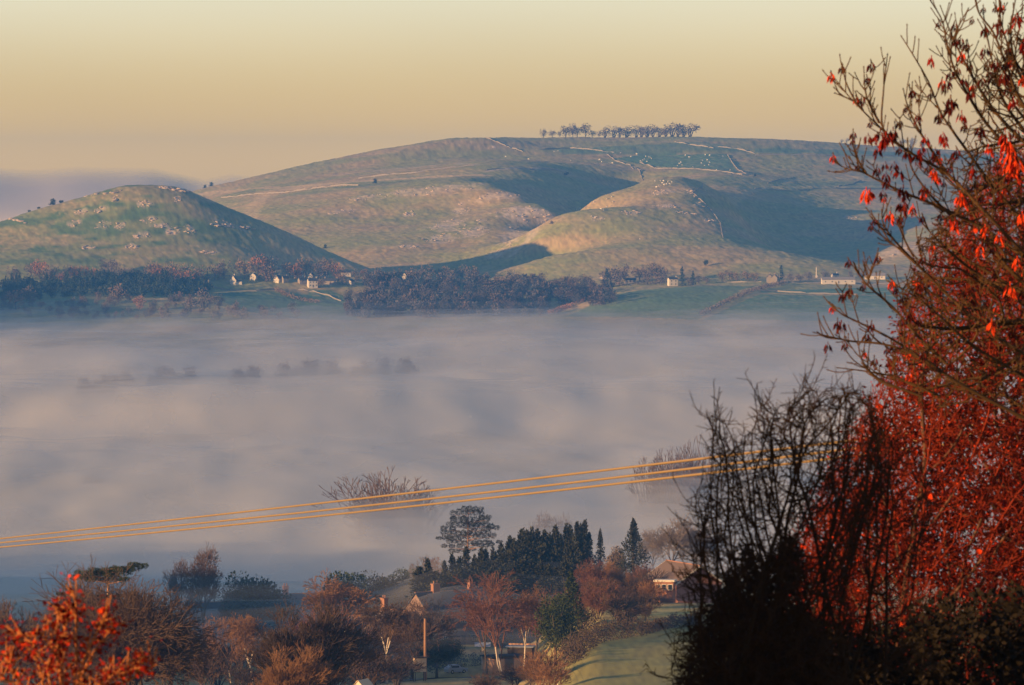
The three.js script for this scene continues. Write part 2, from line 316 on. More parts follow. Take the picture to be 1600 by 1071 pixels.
const norm = (a) => { const l = Math.hypot(...a) || 1; return a.map((x) => x / l); };
const cross = (a, b) => [a[1] * b[2] - a[2] * b[1], a[2] * b[0] - a[0] * b[2], a[0] * b[1] - a[1] * b[0]];
// a leafless tree of unit height: trunk, limbs and a crown of twigs
function bareTree(seed, o = {}) {
  const r = rng(seed), { levels = 6, spread = 0.62, up = 0.12, kids = 3, first = 0.26, decay = 0.74, twig = 0.0032, trunk = 0.022, droop = 0, stems = 1, lean = 0, sub = 2, ribbon = false } = o;
  const T = new Build(), C = new Build(), segs = [];
  const grow = (p, d, len, rad, lv) => {
    const n = lv < 3 ? sub : 1; let a = p, dir = d;
    for (let k = 0; k < n; k++) {
      const j = unit(r); dir = norm([dir[0] + j[0] * 0.16 + lean * 0.06, dir[1] + j[1] * 0.1 + (lv < levels - 2 ? up : up * .3 - droop), dir[2] + j[2] * 0.16]);
      const b = [a[0] + dir[0] * len / n, a[1] + dir[1] * len / n, a[2] + dir[2] * len / n], rb = Math.max(twig, rad * (1 - 0.3 * (k + 1) / n));
      segs.push([a, b, Math.max(twig, rad * (1 - 0.3 * k / n)), rb, lv]);
      a = b;
      if (lv >= 1 && lv < levels && k < n - 1) branch(a, dir, len, rad, lv, 1);
    }
    if (lv < levels) branch(a, dir, len, rad, lv, kids);
  };
  const branch = (a, dir, len, rad, lv, n) => {
    const t0 = r() * 6.28;
    for (let k = 0; k < n; k++) {
      const t = t0 + k * 6.2832 / n + (r() - 0.5), s = spread * (0.6 + 0.7 * r()) * (k === 0 && n > 1 ? 0.35 : 1);
      const e = norm(cross(dir, Math.abs(dir[1]) < 0.9 ? [0, 1, 0] : [1, 0, 0])), f = cross(dir, e);
      grow(a, norm([0, 1, 2].map((i) => dir[i] + (e[i] * Math.cos(t) + f[i] * Math.sin(t)) * s)), len * decay * (0.75 + 0.5 * r()), rad * (k === 0 ? 0.72 : 0.55), lv + 1);
    }
  };
  for (let k = 0; k < stems; k++) {
    const t = k * 2.4 + r(), q = stems > 1 ? 0.12 + 0.3 * r() : 0;
    grow([q * 0.15 * Math.cos(t), 0, q * 0.15 * Math.sin(t)], norm([Math.cos(t) * q + lean * 0.2, 1, Math.sin(t) * q]), first * (stems > 1 ? 0.8 + 0.5 * r() : 1), trunk * (stems > 1 ? 0.6 : 1), stems > 1 ? 1 : 0);
  }
  let top = 0; for (const s of segs) top = Math.max(top, s[1][1]);
  for (const [a, b, ra, rb, lv] of segs) {
    const q = (p) => p.map((x) => x / top);
    (lv < 2 ? T : C).tube(q(a), q(b), ra, rb, lv < 2 ? 6 : lv < 4 ? 4 : 3);
  }
  return { trunk: T.geo(), crown: C.geo() };
}
// a crown of many small leaf blades gathered in clumps; clumps are [x, y, z, rx, ry, rz]
function clumps(seed, list, per, size, o = {}) {
  const r = rng(seed), B = new Build(), { shape = 0.6, upward = 0 } = o;
  for (const [x, y, z, a, b, c] of list) for (let k = 0; k < per; k++) {
    const n = unit(r), q = 0.25 + 0.8 * Math.pow(r(), 0.5), d = norm([n[0] + (r() - .5) * 1.2, n[1] + (r() - .5) * 1.2 + upward, n[2] + (r() - .5) * 1.2]), s = norm(cross(d, unit(r))), l = size * (0.6 + 0.8 * r());
    B.leaf([x + n[0] * a * q, y + n[1] * b * q, z + n[2] * c * q], d, s, l, l * shape);
  }
  return B.geo();
}
const dense = (m, ...turns) => ({ trunk: m.trunk, crown: merge(m.crown, ...turns.map((t) => m.crown.clone().rotateY(t))) });
function roundTree(seed, { w = 0.4, n = 40, per = 60, size = 0.05, low = 0.25, upward = 0 } = {}) {
  const r = rng(seed), L = [];
  for (let k = 0; k < n; k++) { const d = unit(r), q = Math.pow(r(), 0.33) * (0.75 + 0.25 * N3(d[0] * 2 + seed, d[1] * 2, d[2] * 2)), s = 0.10 + 0.08 * r(); L.push([d[0] * w * q * 0.85, low + (1 - low) * (0.5 + 0.42 * d[1] * q), d[2] * w * q * 0.85, s * w * 2, s * 0.75, s * w * 2]); }
  const T = new Build(); T.tube([0, 0, 0], [0.01, 0.5, 0], 0.03, 0.016, 6); for (let k = 0; k < 6; k++) { const d = unit(r); T.tube([0, 0.25 + 0.05 * k, 0], [d[0] * w * .7, 0.55 + 0.05 * k, d[2] * w * .7], 0.012, 0.005, 4); }
  return { trunk: T.geo(), crown: clumps(seed + 1, L, per, size, { upward }) };
}
function conifer(seed, { w = 0.2, low = 0.04, rows = 16, per = 46, size = 0.05, tops = 1, power = 0.8 } = {}) {
  const r = rng(seed), L = [];
  for (let k = 0; k < tops; k++) {
    const h = k ? 0.7 + 0.25 * r() : 1, ox = k ? (r() - .5) * w * 1.4 : 0, oz = k ? (r() - .5) * w : 0, ww = k ? w * 0.55 : w;
    for (let j = 0; j < rows; j++) {
      const f = j / (rows - 1), R = ww * Math.pow(1 - f, power) + 0.008, y = low + (h - low) * f;
      for (let i = 0; i < 3; i++) { const t = r() * 6.28, q = R * 0.55 * (0.8 + 0.4 * r()); L.push([ox + Math.cos(t) * q, y - 0.02, oz + Math.sin(t) * q, R * 0.6 + .004, (h - low) / rows * 1.3, R * 0.6 + .004]); }
    }
  }
  const T = new Build(); T.tube([0, 0, 0], [0, 0.96, 0], 0.022, 0.003, 6);
  return { trunk: T.geo(), crown: clumps(seed + 1, L, Math.round(per / 3), size, { shape: 0.45, upward: 0.8 }) };
}
const hedgeGeo = (seed, pts, h, w, per, size) => {       // a hedge along points, of leaf and twig blades
  const r = rng(seed), L = [];
  for (let k = 0; k + 1 < pts.length; k++) { const n = Math.max(1, Math.round(pts[k].distanceTo(pts[k + 1]) / (w * 0.6))); for (let i = 0; i < n; i++) { const p = pts[k].clone().lerp(pts[k + 1], i / n), hh = h * (0.7 + 0.5 * r()); L.push([p.x + (r() - .5) * w * .5, p.y + hh * 0.45, p.z + (r() - .5) * w * .5, w * .6, hh * 0.55, w * .6]); } }
  return clumps(seed, L, per, size, { upward: 0.6 });
};
const ordinal = ['first', 'second', 'third', 'fourth', 'fifth', 'sixth', 'seventh', 'eighth', 'ninth', 'tenth', 'eleventh', 'twelfth', 'thirteenth', 'fourteenth', 'fifteenth', 'sixteenth', 'seventeenth', 'eighteenth', 'nineteenth', 'twentieth'];
function inOrder(list) { const by = {}; for (const e of list) if (e.group) (by[e.group] ??= []).push(e); for (const l of Object.values(by)) l.sort((a, b) => a.u - b.u).forEach((e, k) => { e.label += `, ${ordinal[k]} from the left`; }); }
const box = (w, h, d, x = 0, y = 0, z = 0) => new THREE.BoxGeometry(w, h, d).translate(x, y + h / 2, z);
function prism(w, h, d, x = 0, y = 0, z = 0) {            // a solid with a triangular end: ridge along x
  const s = new THREE.Shape([new THREE.Vector2(-d / 2, 0), new THREE.Vector2(d / 2, 0), new THREE.Vector2(0, h)]);
  return new THREE.ExtrudeGeometry(s, { depth: w, bevelEnabled: false }).rotateY(Math.PI / 2).translate(x - w / 2, y, z);
}
function slab(w, len, t, x, y, z, tilt) { return new THREE.BoxGeometry(w, t, len).translate(0, t / 2, len / 2).rotateX(tilt).translate(x, y, z); }
const plain = (g) => { const q = g.index ? g.toNonIndexed() : g; for (const k of Object.keys(q.attributes)) if (k !== 'position' && k !== 'normal') q.deleteAttribute(k); return q; };
const merge = (...l) => mergeGeometries(l.map(plain));
// bark, foliage and building colours
const bark = (n, c) => mat(n, ...c);
soft('bark', .10, .075, .055); soft('bark_dark', .05, .036, .028); mat('birch_bark', .62, .52, .42); mat('pine_bark', .30, .16, .09);
soft('twig_brown', .125, .078, .05); soft('twig_orange', .23, .12, .06); soft('twig_grey', .20, .16, .14); soft('twig_dark', .075, .052, .042); soft('twig_red', .17, .078, .05);
const leafy = (n, r, g, b) => soft(n, r, g, b, { side: THREE.DoubleSide });
leafy('leaf_pine', .034, .034, .021); leafy('leaf_yew', .05, .064, .038); leafy('leaf_cypress', .046, .047, .03); leafy('leaf_conifer', .05, .062, .022); leafy('leaf_rust', .38, .17, .075); leafy('leaf_brown', .25, .165, .10); leafy('leaf_plum', .185, .145, .125); leafy('leaf_far_green', .05, .075, .035); leafy('leaf_scrub', .34, .16, .07);
const stone = mat('stone', .30, .25, .185), slate = soft('slate', .06, .063, .075), white = mat('white_wall', .64, .57, .46), glass = mat('window_glass', .03, .035, .045, { roughness: 0.15 }), brick = mat('brick', .32, .15, .09);
function tree(name, label, category, p, model, h, { trunk = M.bark, crown = M.twig_brown, turn = 0, wide = 1, group } = {}) {
  const t = thing(name, label, category, p, turn, group); t.scale.set(h * wide, h, h * wide);
  part('trunk', model.trunk, trunk, t); part('crown', model.crown, crown, t);
  return t;
}

// ---------------------------------------------------------------- the far hills: trees, walls, sheep, cottages
const px = (d) => K * d;
const farBare = [0, 1, 2, 3].map((k) => {
  const r = rng(70 + k), L = []; for (let i = 0; i < 26; i++) { const d = unit(r), q = Math.pow(r(), 0.4); L.push([d[0] * 0.36 * q, 0.5 + 0.42 * d[1] * q, d[2] * 0.36 * q, .11, .10, .11]); }
  const T = new Build(); T.tube([0, -0.05, 0], [0.01, 0.4, 0], .028, .02, 5); for (let i = 0; i < 7; i++) { const d = unit(r); T.tube([0.005, 0.22 + 0.03 * i, 0], [d[0] * .3, .55 + .05 * i, d[2] * .3], .014, .006, 3); }
  return { trunk: T.geo(), crown: clumps(170 + k, L, 16, 0.10, { shape: 0.35, upward: 0.5 }) };
});
const windBlown = [0, 1, 2].map((k) => {
  const r = rng(90 + k), L = []; for (let i = 0; i < 24; i++) { const d = unit(r), q = Math.pow(r(), 0.4); const y = 0.5 + 0.42 * d[1] * q; L.push([d[0] * 0.34 * q + 0.22 * (y - 0.4), y, d[2] * 0.34 * q, .12, .09, .12]); }
  const T = new Build(); for (let i = 0; i < 3; i++) { const x = (i - 1) * 0.1; T.tube([x * .4, -0.05, 0], [x + .05, 0.45, 0], .028, .018, 5); T.tube([x + .05, .45, 0], [x * 2.4 + .12, .72, (r() - .5) * .3], .018, .008, 4); }
  return { trunk: T.geo(), crown: clumps(190 + k, L, 17, 0.09, { shape: 0.4, upward: 0.4 }) };
});
const farFir = [0, 1].map((k) => conifer(210 + k, { w: 0.22, rows: 7, per: 30, size: 0.12 }));
const shrubFar = [0, 1].map((k) => roundTree(220 + k, { w: 0.55, n: 14, per: 18, size: 0.16, low: 0.0 }));
const skyline = (u, from, to) => { let best = null, top = -1e9; for (let d = from; d < to; d += 8) { const p = at(u, 300, d); const y = ground(p.x, p.z), s = (y - EYE) / d; if (s > top) { top = s; best = new THREE.Vector3(p.x, y, p.z); } } return best; };
// the row on the skyline
const ROW = [[849, 10.5], [863, 10], [874, 6.5], [884, 17], [895, 18], [902, 16], [915, 19], [926, 9], [936, 7], [945, 15], [959, 14.5], [968, 13], [979, 15], [994, 16], [1002, 14], [1011, 16.5], [1020, 15], [1030, 12], [1040, 15], [1050, 19], [1059, 18], [1068, 14], [1078, 18]];
const ord = ['first', 'second', 'third', 'fourth', 'fifth', 'sixth', 'seventh', 'eighth', 'ninth', 'tenth', 'eleventh', 'twelfth', 'thirteenth', 'fourteenth', 'fifteenth', 'sixteenth', 'seventeenth', 'eighteenth', 'nineteenth', 'twentieth', 'twenty-first', 'twenty-second', 'twenty-third'];
ROW.forEach(([u, h], k) => {
  const p = skyline(u, 5900, 6400), d = -p.z, label = { 4: 'tall slim skyline tree with an umbrella top, left part of the ridge row', 6: 'tallest skyline tree before the gap in the ridge row', 7: 'small dense dark tree just left of the gap in the ridge row', 22: 'leaning wind-blown tree at the right end of the ridge row', 0: 'small round tree alone at the left end of the ridge row' }[k];
  tree('ridge_tree', label ?? `${ord[k]} tree from the left in the wind-blown row on the skyline`, 'tree', p, k < 9 ? farBare[k % 4] : windBlown[k % 3], (h + 3) * px(d), { crown: k % 3 ? M.twig_grey : M.twig_brown, trunk: M.bark_dark, turn: (k % 5 - 2) * 0.12, wide: (k < 9 ? 1.15 : 1.6) * (1 + .2 * Math.sin(k * 2.7)), group: 'wind-blown trees along the skyline' });
});
[[1315, 7], [1323, 8.5], [1332, 8]].forEach(([u, h], k) => { const p = skyline(u, 5900, 6400); tree('ridge_tree', ['left', 'middle', 'right'][k] + ' tree of the small clump on the skyline beside the ash twigs', 'tree', p, windBlown[k], h * px(-p.z), { crown: M.twig_grey, wide: 1.2 }); });
[[1408, 14], [1424, 16], [1442, 13]].forEach(([u, h], k) => { const p = skyline(u, 5900, 6400); tree('ridge_tree', ['dome-topped skyline tree half hidden by the ash twigs', 'tall skyline tree hidden behind the ash branches', 'skyline tree deepest behind the ash branches'][k], 'tree', p, windBlown[(k + 1) % 3], h * px(-p.z), { crown: M.twig_grey, wide: 1.3 }); });
const bush = (u, v, h, label, m = M.leaf_far_green, wide = 1.1) => { const p = hit(u, v); p.y -= 0.3; tree('hill_bush', label, 'bush', p, shrubFar[(u | 0) % 2], h * px(-p.z), { crown: m, wide }); };
bush(586, 287, 9, 'dark bush alone by the track along the great hill', M.leaf_yew, 1); bush(508, 388, 7, 'small bush on the right-hand foot of the rounded left hill', M.leaf_yew); bush(1103, 416, 12, 'lone round bush casting a shadow on the foot of the domed spur', M.leaf_yew, .7);
bush(885, 274, 7, 'dark scrub bush at the lip of the shaded gully', M.leaf_yew, 1.3); bush(1180, 276, 5, 'low dark bush at the bottom corner of the sheep field', M.leaf_yew, 1.2); bush(862, 350, 6, 'scrub bush at the foot of the pale scree', M.leaf_plum, 1.2);
for (const [u, from, to, h, l] of [[330, 6000, 6400, 8, 'clump of scrub on the low shoulder of the skyline'], [320, 6000, 6400, 6, 'smaller scrub clump on the skyline beside the rounded hill'], [82, 4800, 4920, 12, 'dark bush breaking the left hill crest line'], [95, 4800, 4920, 7, 'lower dark bush next to the crest-line bush'], [45, 4800, 4920, 5, 'low scrub on the falling crest at far left'], [60, 4800, 4920, 5, 'second low scrub on the falling crest at far left']]) { const p = skyline(u, from, to); p.y -= .6; tree('hill_bush', l, 'bush', p, shrubFar[h % 2], h * px(-p.z), { crown: M.leaf_yew, wide: 1.1 }); }

// dry stone walls: rough tapering courses with a broken top line, laid over the ground
function wall(name, label, line, h = 1.7, w = 0.8, material = stone, category = 'wall', group) {
  const r = rng(line.length * 7 + Math.round(line[0])), pts = []; for (let i = 0; i < line.length; i += 2) pts.push(hit(line[i], line[i + 1]));
  const P = [], I = []; let along = [];
  for (let k = 0; k + 1 < pts.length; k++) { const n = Math.max(1, Math.round(Math.hypot(pts[k].x - pts[k + 1].x, pts[k].z - pts[k + 1].z) / 5)); for (let i = 0; i < n; i++) { const f = i / n; along.push([lerp(pts[k].x, pts[k + 1].x, f), lerp(pts[k].z, pts[k + 1].z, f)]); } }
  const last = pts[pts.length - 1]; along.push([last.x, last.z]);
  const mid = new THREE.Vector3(along[along.length >> 1][0], 0, along[along.length >> 1][1]); mid.y = ground(mid.x, mid.z);
  along.forEach(([x, z], k) => {
    const a = along[Math.max(0, k - 1)], b = along[Math.min(along.length - 1, k + 1)], l = Math.hypot(b[0] - a[0], b[1] - a[1]) || 1, nx = -(b[1] - a[1]) / l * w / 2, nz = (b[0] - a[0]) / l * w / 2, y = ground(x, z), t = y + h * (0.75 + 0.5 * r()) * (N2b(x / 17 + z / 13, 4) < -.42 ? .25 : 1);
    P.push(x + nx, y - .6, z + nz, x + nx * .6, t, z + nz * .6, x - nx * .6, t, z - nz * .6, x - nx, y - .6, z - nz);
    if (k) for (let i = 0; i < 3; i++) { const q = (k - 1) * 4 + i; I.push(q, q + 1, q + 4, q + 1, q + 5, q + 4); }
  });
  for (let i = 0; i < P.length; i += 3) { P[i] -= mid.x; P[i + 1] -= mid.y; P[i + 2] -= mid.z; }
  const e = P.length / 3 - 4; I.push(0, 2, 1, 0, 3, 2, e, e + 1, e + 2, e, e + 2, e + 3);
  let g = new THREE.BufferGeometry(); g.setAttribute('position', new THREE.Float32BufferAttribute(P, 3)); g.setIndex(I); g = g.toNonIndexed(); g.computeVertexNormals();
  const m = new THREE.Mesh(g, material); m.name = numbered(name); m.position.copy(mid); m.castShadow = m.receiveShadow = true; scene.add(m);
  return tag(m, label, category, group);
}
const W = (label, ...line) => wall('stone_wall', label, line, 1.0, 0.7);
W('sunlit stone wall dropping from the summit knoll of the great hill', 760, 216, 785, 226, 818, 238);
W('pale stone wall curving down beside the sheep field to the gully head', 948, 242, 962, 252, 985, 258, 1003, 268);
W('short stone wall descending to the domed spur from the gully head', 992, 262, 1001, 273, 1004, 282);
W('long thin wall along the bottom edge of the sheep field', 1000, 254, 1060, 264, 1160, 273);
W('pale wall slanting below the right end of the ridge trees', 1055, 222, 1090, 228, 1115, 232);
W('pale wall continuing right across the top pasture', 1122, 229, 1150, 232, 1180, 240);
W('steep wall closing the right side of the sheep field', 1137, 242, 1150, 262, 1166, 272);
W('straight level wall below the top pasture on the right', 1180, 243, 1290, 243, 1420, 246);
W('dark slanting wall in the tan pasture right of the sheep field', 1200, 287, 1222, 281, 1240, 277);
W('short slanting wall next to the hanging ash leaves', 1310, 292, 1330, 288, 1346, 283);
W('wall along the green brow below the left ridge trees', 840, 235, 890, 232, 960, 239);
W('broken wall over the crown of the domed spur', 1098, 288, 1097, 295, 1083, 303);
W('dotted tumbledown wall running down the domed spur', 1085, 303, 1105, 322, 1126, 350, 1130, 372);
W('level wall across the pasture above the shaded hollow', 1180, 295, 1290, 294, 1420, 295);
W('long pale wall along the brow above the scree', 760, 266, 830, 265, 885, 269);
W('long wall on the bench below the great hill skyline', 560, 279, 650, 270, 740, 259);
W('wall following the terrace track on the great hill', 345, 309, 400, 303, 480, 296, 560, 290);
W('bright wall in front of the left cottages', 332, 449, 360, 454, 400, 455, 430, 453);
W('bright curving wall below the tall pale cottage', 466, 453, 490, 456, 515, 463, 533, 471);
W('bright straight wall by the foot of the rounded left hill', 528, 425, 550, 425, 580, 426);
W('sunlit roadside wall left of the double-gabled house', 1130, 441, 1160, 441, 1190, 441);
W('sunlit roadside wall between the double-gabled house and the barn', 1228, 442, 1260, 443, 1290, 443);
W('long sunlit roadside wall in front of the white barn', 1290, 444, 1370, 444, 1450, 444, 1560, 445);
W('field wall across the green pasture below the barns', 1186, 455, 1215, 456, 1270, 459, 1340, 461);
// hedges by the village
function hedge(label, line, h, w, m, from, to, per = 26, size = 1.0, grp) {
  const pts = []; for (let i = 0; i < line.length; i += 2) pts.push(hit(line[i], line[i + 1], from, to));
  const o = pts[0].clone(), rel = pts.map((p) => p.clone().sub(o)), e = new THREE.Mesh(hedgeGeo(Math.round(line[0] + line[1]), rel, h, w, per, size), m); e.name = numbered('hedge'); e.position.copy(o); e.castShadow = e.receiveShadow = true; scene.add(e);
  return tag(e, label, 'hedge', grp);
}
hedge('dark hedge slanting up the green hill towards the double-gabled house', [1095, 494, 1130, 476, 1165, 460, 1200, 450, 1228, 444], 3, 4, M.leaf_plum, 4320, 5000);
hedge('brown hedge dividing the two green fields below the cottages', [432, 454, 445, 462, 470, 470, 500, 474], 2.4, 3, M.leaf_brown, 4320, 5000);
hedge('rusty hedge on the left edge of the rounded green field', [860, 492, 890, 480, 930, 466], 3, 4, M.leaf_rust, 4320, 5000);
hedge('low hedge along the road below the domed spur', [940, 450, 990, 446, 1040, 443], 3, 4, M.leaf_plum, 4320, 5000);

// sheep
const sheepModel = (() => { const b = new THREE.SphereGeometry(.5, 10, 7).scale(1.25, .72, .66).translate(0, .72, 0), h = new THREE.SphereGeometry(.5, 8, 6).scale(.42, .34, .3).translate(.72, .86, 0); const legs = []; for (const x of [-.38, .38]) for (const z of [-.16, .16]) legs.push(new THREE.CylinderGeometry(.055, .045, .5, 5).translate(x, .24, z)); return { b, h, legs: legs }; })();
const fleece = mat('fleece', .86, .78, .62), face = mat('sheep_face', .55, .48, .40);
const FLOCKS = [
  ['white sheep grazing in the walled green field under the ridge trees', 'sheep in the walled field under the ridge trees', [970, 240, 986, 246, 995, 242, 1009, 245.5, 1014, 246.5, 1018, 249, 1011, 253.5, 1001, 253, 1005, 251, 1007, 250, 1016, 247, 1003, 254]],
  ['white sheep near the bottom wall of the walled field', 'sheep near the bottom wall of the walled field', [1059, 260, 1062, 257, 1066, 259, 1083, 262, 1120, 267, 1141, 267, 1064, 255]],
  ['white sheep scattered over the right half of the walled field', 'sheep in the right half of the walled field', [1071, 244, 1077, 247, 1102, 243, 1109, 244, 1098, 252, 1105, 251, 1109, 255, 1108, 259, 1101, 260, 1130, 245, 1096, 256]],
  ['white sheep on the crown of the domed spur', 'sheep on the crown of the domed spur', [1024, 284, 1032, 284, 1037, 284, 1044, 285, 1050, 286, 1038, 290, 1042, 289, 1026, 294, 1030, 292, 1047, 289, 1035, 287]],
  ['pale sheep strung down the left shoulder of the domed spur', 'sheep on the left shoulder of the domed spur', [901, 329, 906, 327, 924, 339, 939, 328, 943, 329, 948, 325, 956, 309, 958, 317, 928, 317, 948, 312, 930, 341, 1000, 375]],
  ['pale sheep on the brown brow left of the walled field', 'sheep on the brow left of the walled field', [826, 250, 866, 238, 872, 237, 892, 252, 937, 251, 940, 254, 957, 256, 790, 246]],
];
{
  const r = rng(5); let proto = null;
  for (const [label, group, list] of FLOCKS) for (let i = 0; i < list.length; i += 2) {
    const p = hit(list[i], list[i + 1]); let s;
    if (!proto) { s = proto = thing('sheep', label, 'sheep', p, 0, group); part('body', sheepModel.b, fleece, s); part('head', sheepModel.h, face, s); for (const l of sheepModel.legs) part('leg', l, face, s); }
    else { s = proto.clone(); s.name = numbered('sheep'); s.position.copy(p); scene.add(s); tag(s, label, 'sheep', group); }
    s.rotation.y = r() * 6.28; s.scale.setScalar(1.25 + 0.35 * r());
  }
}
// cottages: walls with gables, roof slopes, chimneys, windows, doors
function cottage(name, label, p, { w = 8, d = 6, h = 3.6, rise = 2.4, turn = 0, wallMat = stone, roofMat = slate, chimneys = [-1, 1], windows = 3, storeys = 1, category = 'house', chimneyMat } = {}) {
  const t = thing(name, label, category, p, turn);
  part('wall', merge(box(w, h + .8, d, 0, -.8, 0), prism(w - .02, rise, d, 0, h - 0.003, 0)), wallMat, t);
  const sl = Math.hypot(rise, d / 2) + 0.35, an = Math.atan2(rise, d / 2);
  for (const s of [1, -1]) { const g = slab(w + .5, sl, .14, 0, 0, 0, an); if (s < 0) g.rotateY(Math.PI); part('roof', g.translate(0, h + rise + .04, 0), roofMat, t); }
  for (const c of chimneys) { const k = part('chimney', box(.8, 1.6, .7, c * (w / 2 - .55), h + rise - .4, 0), chimneyMat ?? wallMat, t); part('chimney_pot', new THREE.CylinderGeometry(.14, .17, .5, 8).translate(c * (w / 2 - .55), h + rise + 1.42, 0), brick, k); }
  for (let s = 0; s < storeys; s++) for (let i = 0; i < windows; i++) {
    const x = (i - (windows - 1) / 2) * w / windows, y = 0.9 + s * 2.5; if (s === 0 && i === (windows >> 1) && windows > 2) { part('door', box(.95, 2, .1, x, 0, d / 2 + .02), M.bark, t); continue; }
    const f = part('window', merge(box(1.1, .1, .1, x, y, d / 2 + .03), box(1.1, .1, .1, x, y + 1.1, d / 2 + .03), box(.1, 1.0, .1, x - .5, y + .1, d / 2 + .03), box(.1, 1.0, .1, x + .5, y + .1, d / 2 + .03), box(.06, 1, .08, x, y + .1, d / 2 + .03)), white, t); part('pane', box(.9, 1, .04, x, y + .1, d / 2 + .02), glass, f);
  }
  return t;
}
const C = (u, v, label, o, name = 'cottage') => cottage(name, label, hit(u, v, 4320, 5000), o);
C(365, 444, 'white gabled cottage at the left end of the village, right of the field wall', { w: 5, d: 5, h: 3.2, rise: 3.6, turn: 1.35, wallMat: white, windows: 1, chimneys: [1] });
C(373, 444, 'low lean-to building joined to the left white cottage', { w: 5, d: 4, h: 2, rise: 1, wallMat: white, chimneys: [], windows: 1 }, 'outbuilding');
C(396, 437, 'small pale cottage under the trees above the left field', { w: 4, d: 5, h: 3, rise: 2.2, turn: 1.3, wallMat: white, windows: 1, chimneys: [1] });
C(434, 441, 'small gabled cottage with a dark roof, middle of the village trees', { w: 5, d: 5, h: 3, rise: 2.6, turn: 1.0, wallMat: white, windows: 1, chimneys: [1] });
C(445, 441, 'narrow pale cottage right beside the dark-roofed gabled one', { w: 4.5, d: 4, h: 3, rise: 2, turn: .5, windows: 2, chimneys: [1] });
C(466, 434, 'low roof showing above the trees left of the tall pale cottage', { w: 7, d: 5, h: 2.4, rise: 2, turn: .3, windows: 2, wallMat: white, chimneys: [1] });
C(472, 443, 'grey-roofed cottage just left of the tall pale cottage', { w: 6, d: 5, h: 2.6, rise: 2.2, turn: .4, windows: 2, chimneys: [1] });
C(488, 449, 'tall pale two-storey cottage above the curving wall', { w: 7.5, d: 6, h: 5.2, rise: 2, turn: .25, wallMat: white, windows: 3, storeys: 2 }, 'house');
C(486, 436, 'small white gable peeping over the tall pale cottage', { w: 4, d: 4, h: 3, rise: 2, turn: 1.2, wallMat: white, windows: 1, chimneys: [1] });
C(507, 434, 'little cottage between trees right of the tall pale cottage', { w: 5, d: 4, h: 2.6, rise: 1.8, turn: .8, wallMat: white, windows: 2, chimneys: [1] });
C(517, 444, 'long tan cottage behind the lower end of the curving wall', { w: 11, d: 5, h: 2.6, rise: 2, turn: -.2, windows: 3 });
C(540, 431, 'pale barn below the straight hill-foot wall', { w: 8, d: 5, h: 2.6, rise: 1.6, turn: .1, wallMat: white, windows: 2, chimneys: [] }, 'barn');
C(548, 445, 'tiny white cottage low among the dark trees', { w: 4, d: 4, h: 2.6, rise: 1.6, turn: .9, wallMat: white, windows: 1, chimneys: [1] });
C(625, 448, 'cream gable end with a tall chimney facing the valley', { w: 7, d: 6.4, h: 3.4, rise: 4.2, turn: 1.4, wallMat: white, windows: 2, chimneys: [1] }, 'house');
C(622, 455, 'low white lean-to roof in front of the cream gable', { w: 5, d: 3.4, h: 1.2, rise: 1, turn: .2, roofMat: white, windows: 1, chimneys: [] }, 'outbuilding');
C(632, 436, 'left of two white gables behind the cream gable', { w: 4, d: 3.4, h: 3.2, rise: 1.8, turn: 1.4, wallMat: white, windows: 1, chimneys: [] });
C(639, 436, 'right of two white gables behind the cream gable', { w: 4, d: 3.4, h: 3.2, rise: 1.8, turn: 1.4, wallMat: white, windows: 1, chimneys: [] });
C(603, 446, 'small tan cottage among trees left of the cream gable', { w: 6, d: 4, h: 2.4, rise: 1.6, turn: .2, windows: 2, chimneys: [1] });
C(985, 442, 'low bungalow in the trees left of the square white house', { w: 9, d: 5, h: 2.2, rise: 1.6, turn: .1, wallMat: white, windows: 3, chimneys: [1] }, 'bungalow');
C(1051, 447, 'square bright white house beside two dark firs', { w: 7, d: 6, h: 5.4, rise: 1.4, turn: .25, wallMat: white, windows: 2, storeys: 2, chimneys: [1] }, 'house');
C(1203, 442, 'left wing of the double-gabled stone house, gable forward', { w: 5, d: 5, h: 4.4, rise: 2.6, turn: 1.45, windows: 2, chimneys: [1] }, 'house');
C(1211, 442, 'right wing of the double-gabled stone house, by a dark tree', { w: 6, d: 5, h: 4.2, rise: 2.4, turn: 1.35, windows: 2, chimneys: [-1, 1] }, 'house');
C(1310, 443, 'long low white-walled barn beside the road', { w: 27, d: 8, h: 3, rise: 2, turn: .06, wallMat: white, roofMat: stone, windows: 5, chimneys: [] }, 'barn');
C(1305, 435, 'small white building behind the long barn', { w: 5, d: 4, h: 2.6, rise: 1.4, turn: .4, wallMat: white, windows: 1, chimneys: [1] });
C(1368, 436, 'second long barn with a wide pale roof behind the ash twigs', { w: 17, d: 8, h: 2.6, rise: 2.2, turn: -.15, wallMat: white, roofMat: stone, windows: 3, chimneys: [] }, 'barn');
{ const p = hit(1276, 434, 4320, 5000), t = thing('mast', 'slim white mast with a squat base left of the long barn', 'mast', p); part('base', box(1.6, 2, 1.6, 0, -.3, 0), white, t); part('pole', new THREE.CylinderGeometry(.35, .5, 7, 8).translate(0, 5.1, 0), white, t); }
{ const p = hit(326, 450, 4320, 5000), t = thing('stone_pillar', 'upright sunlit stone pillar at the left end of the bright cottage wall', 'pillar', p); part('shaft', box(1.5, 6.2, 1.5, 0, -.4, 0), stone, t); part('cap', new THREE.ConeGeometry(1.1, 1.6, 4).rotateY(Math.PI / 4).translate(0, 6.6, 0), stone, t); }

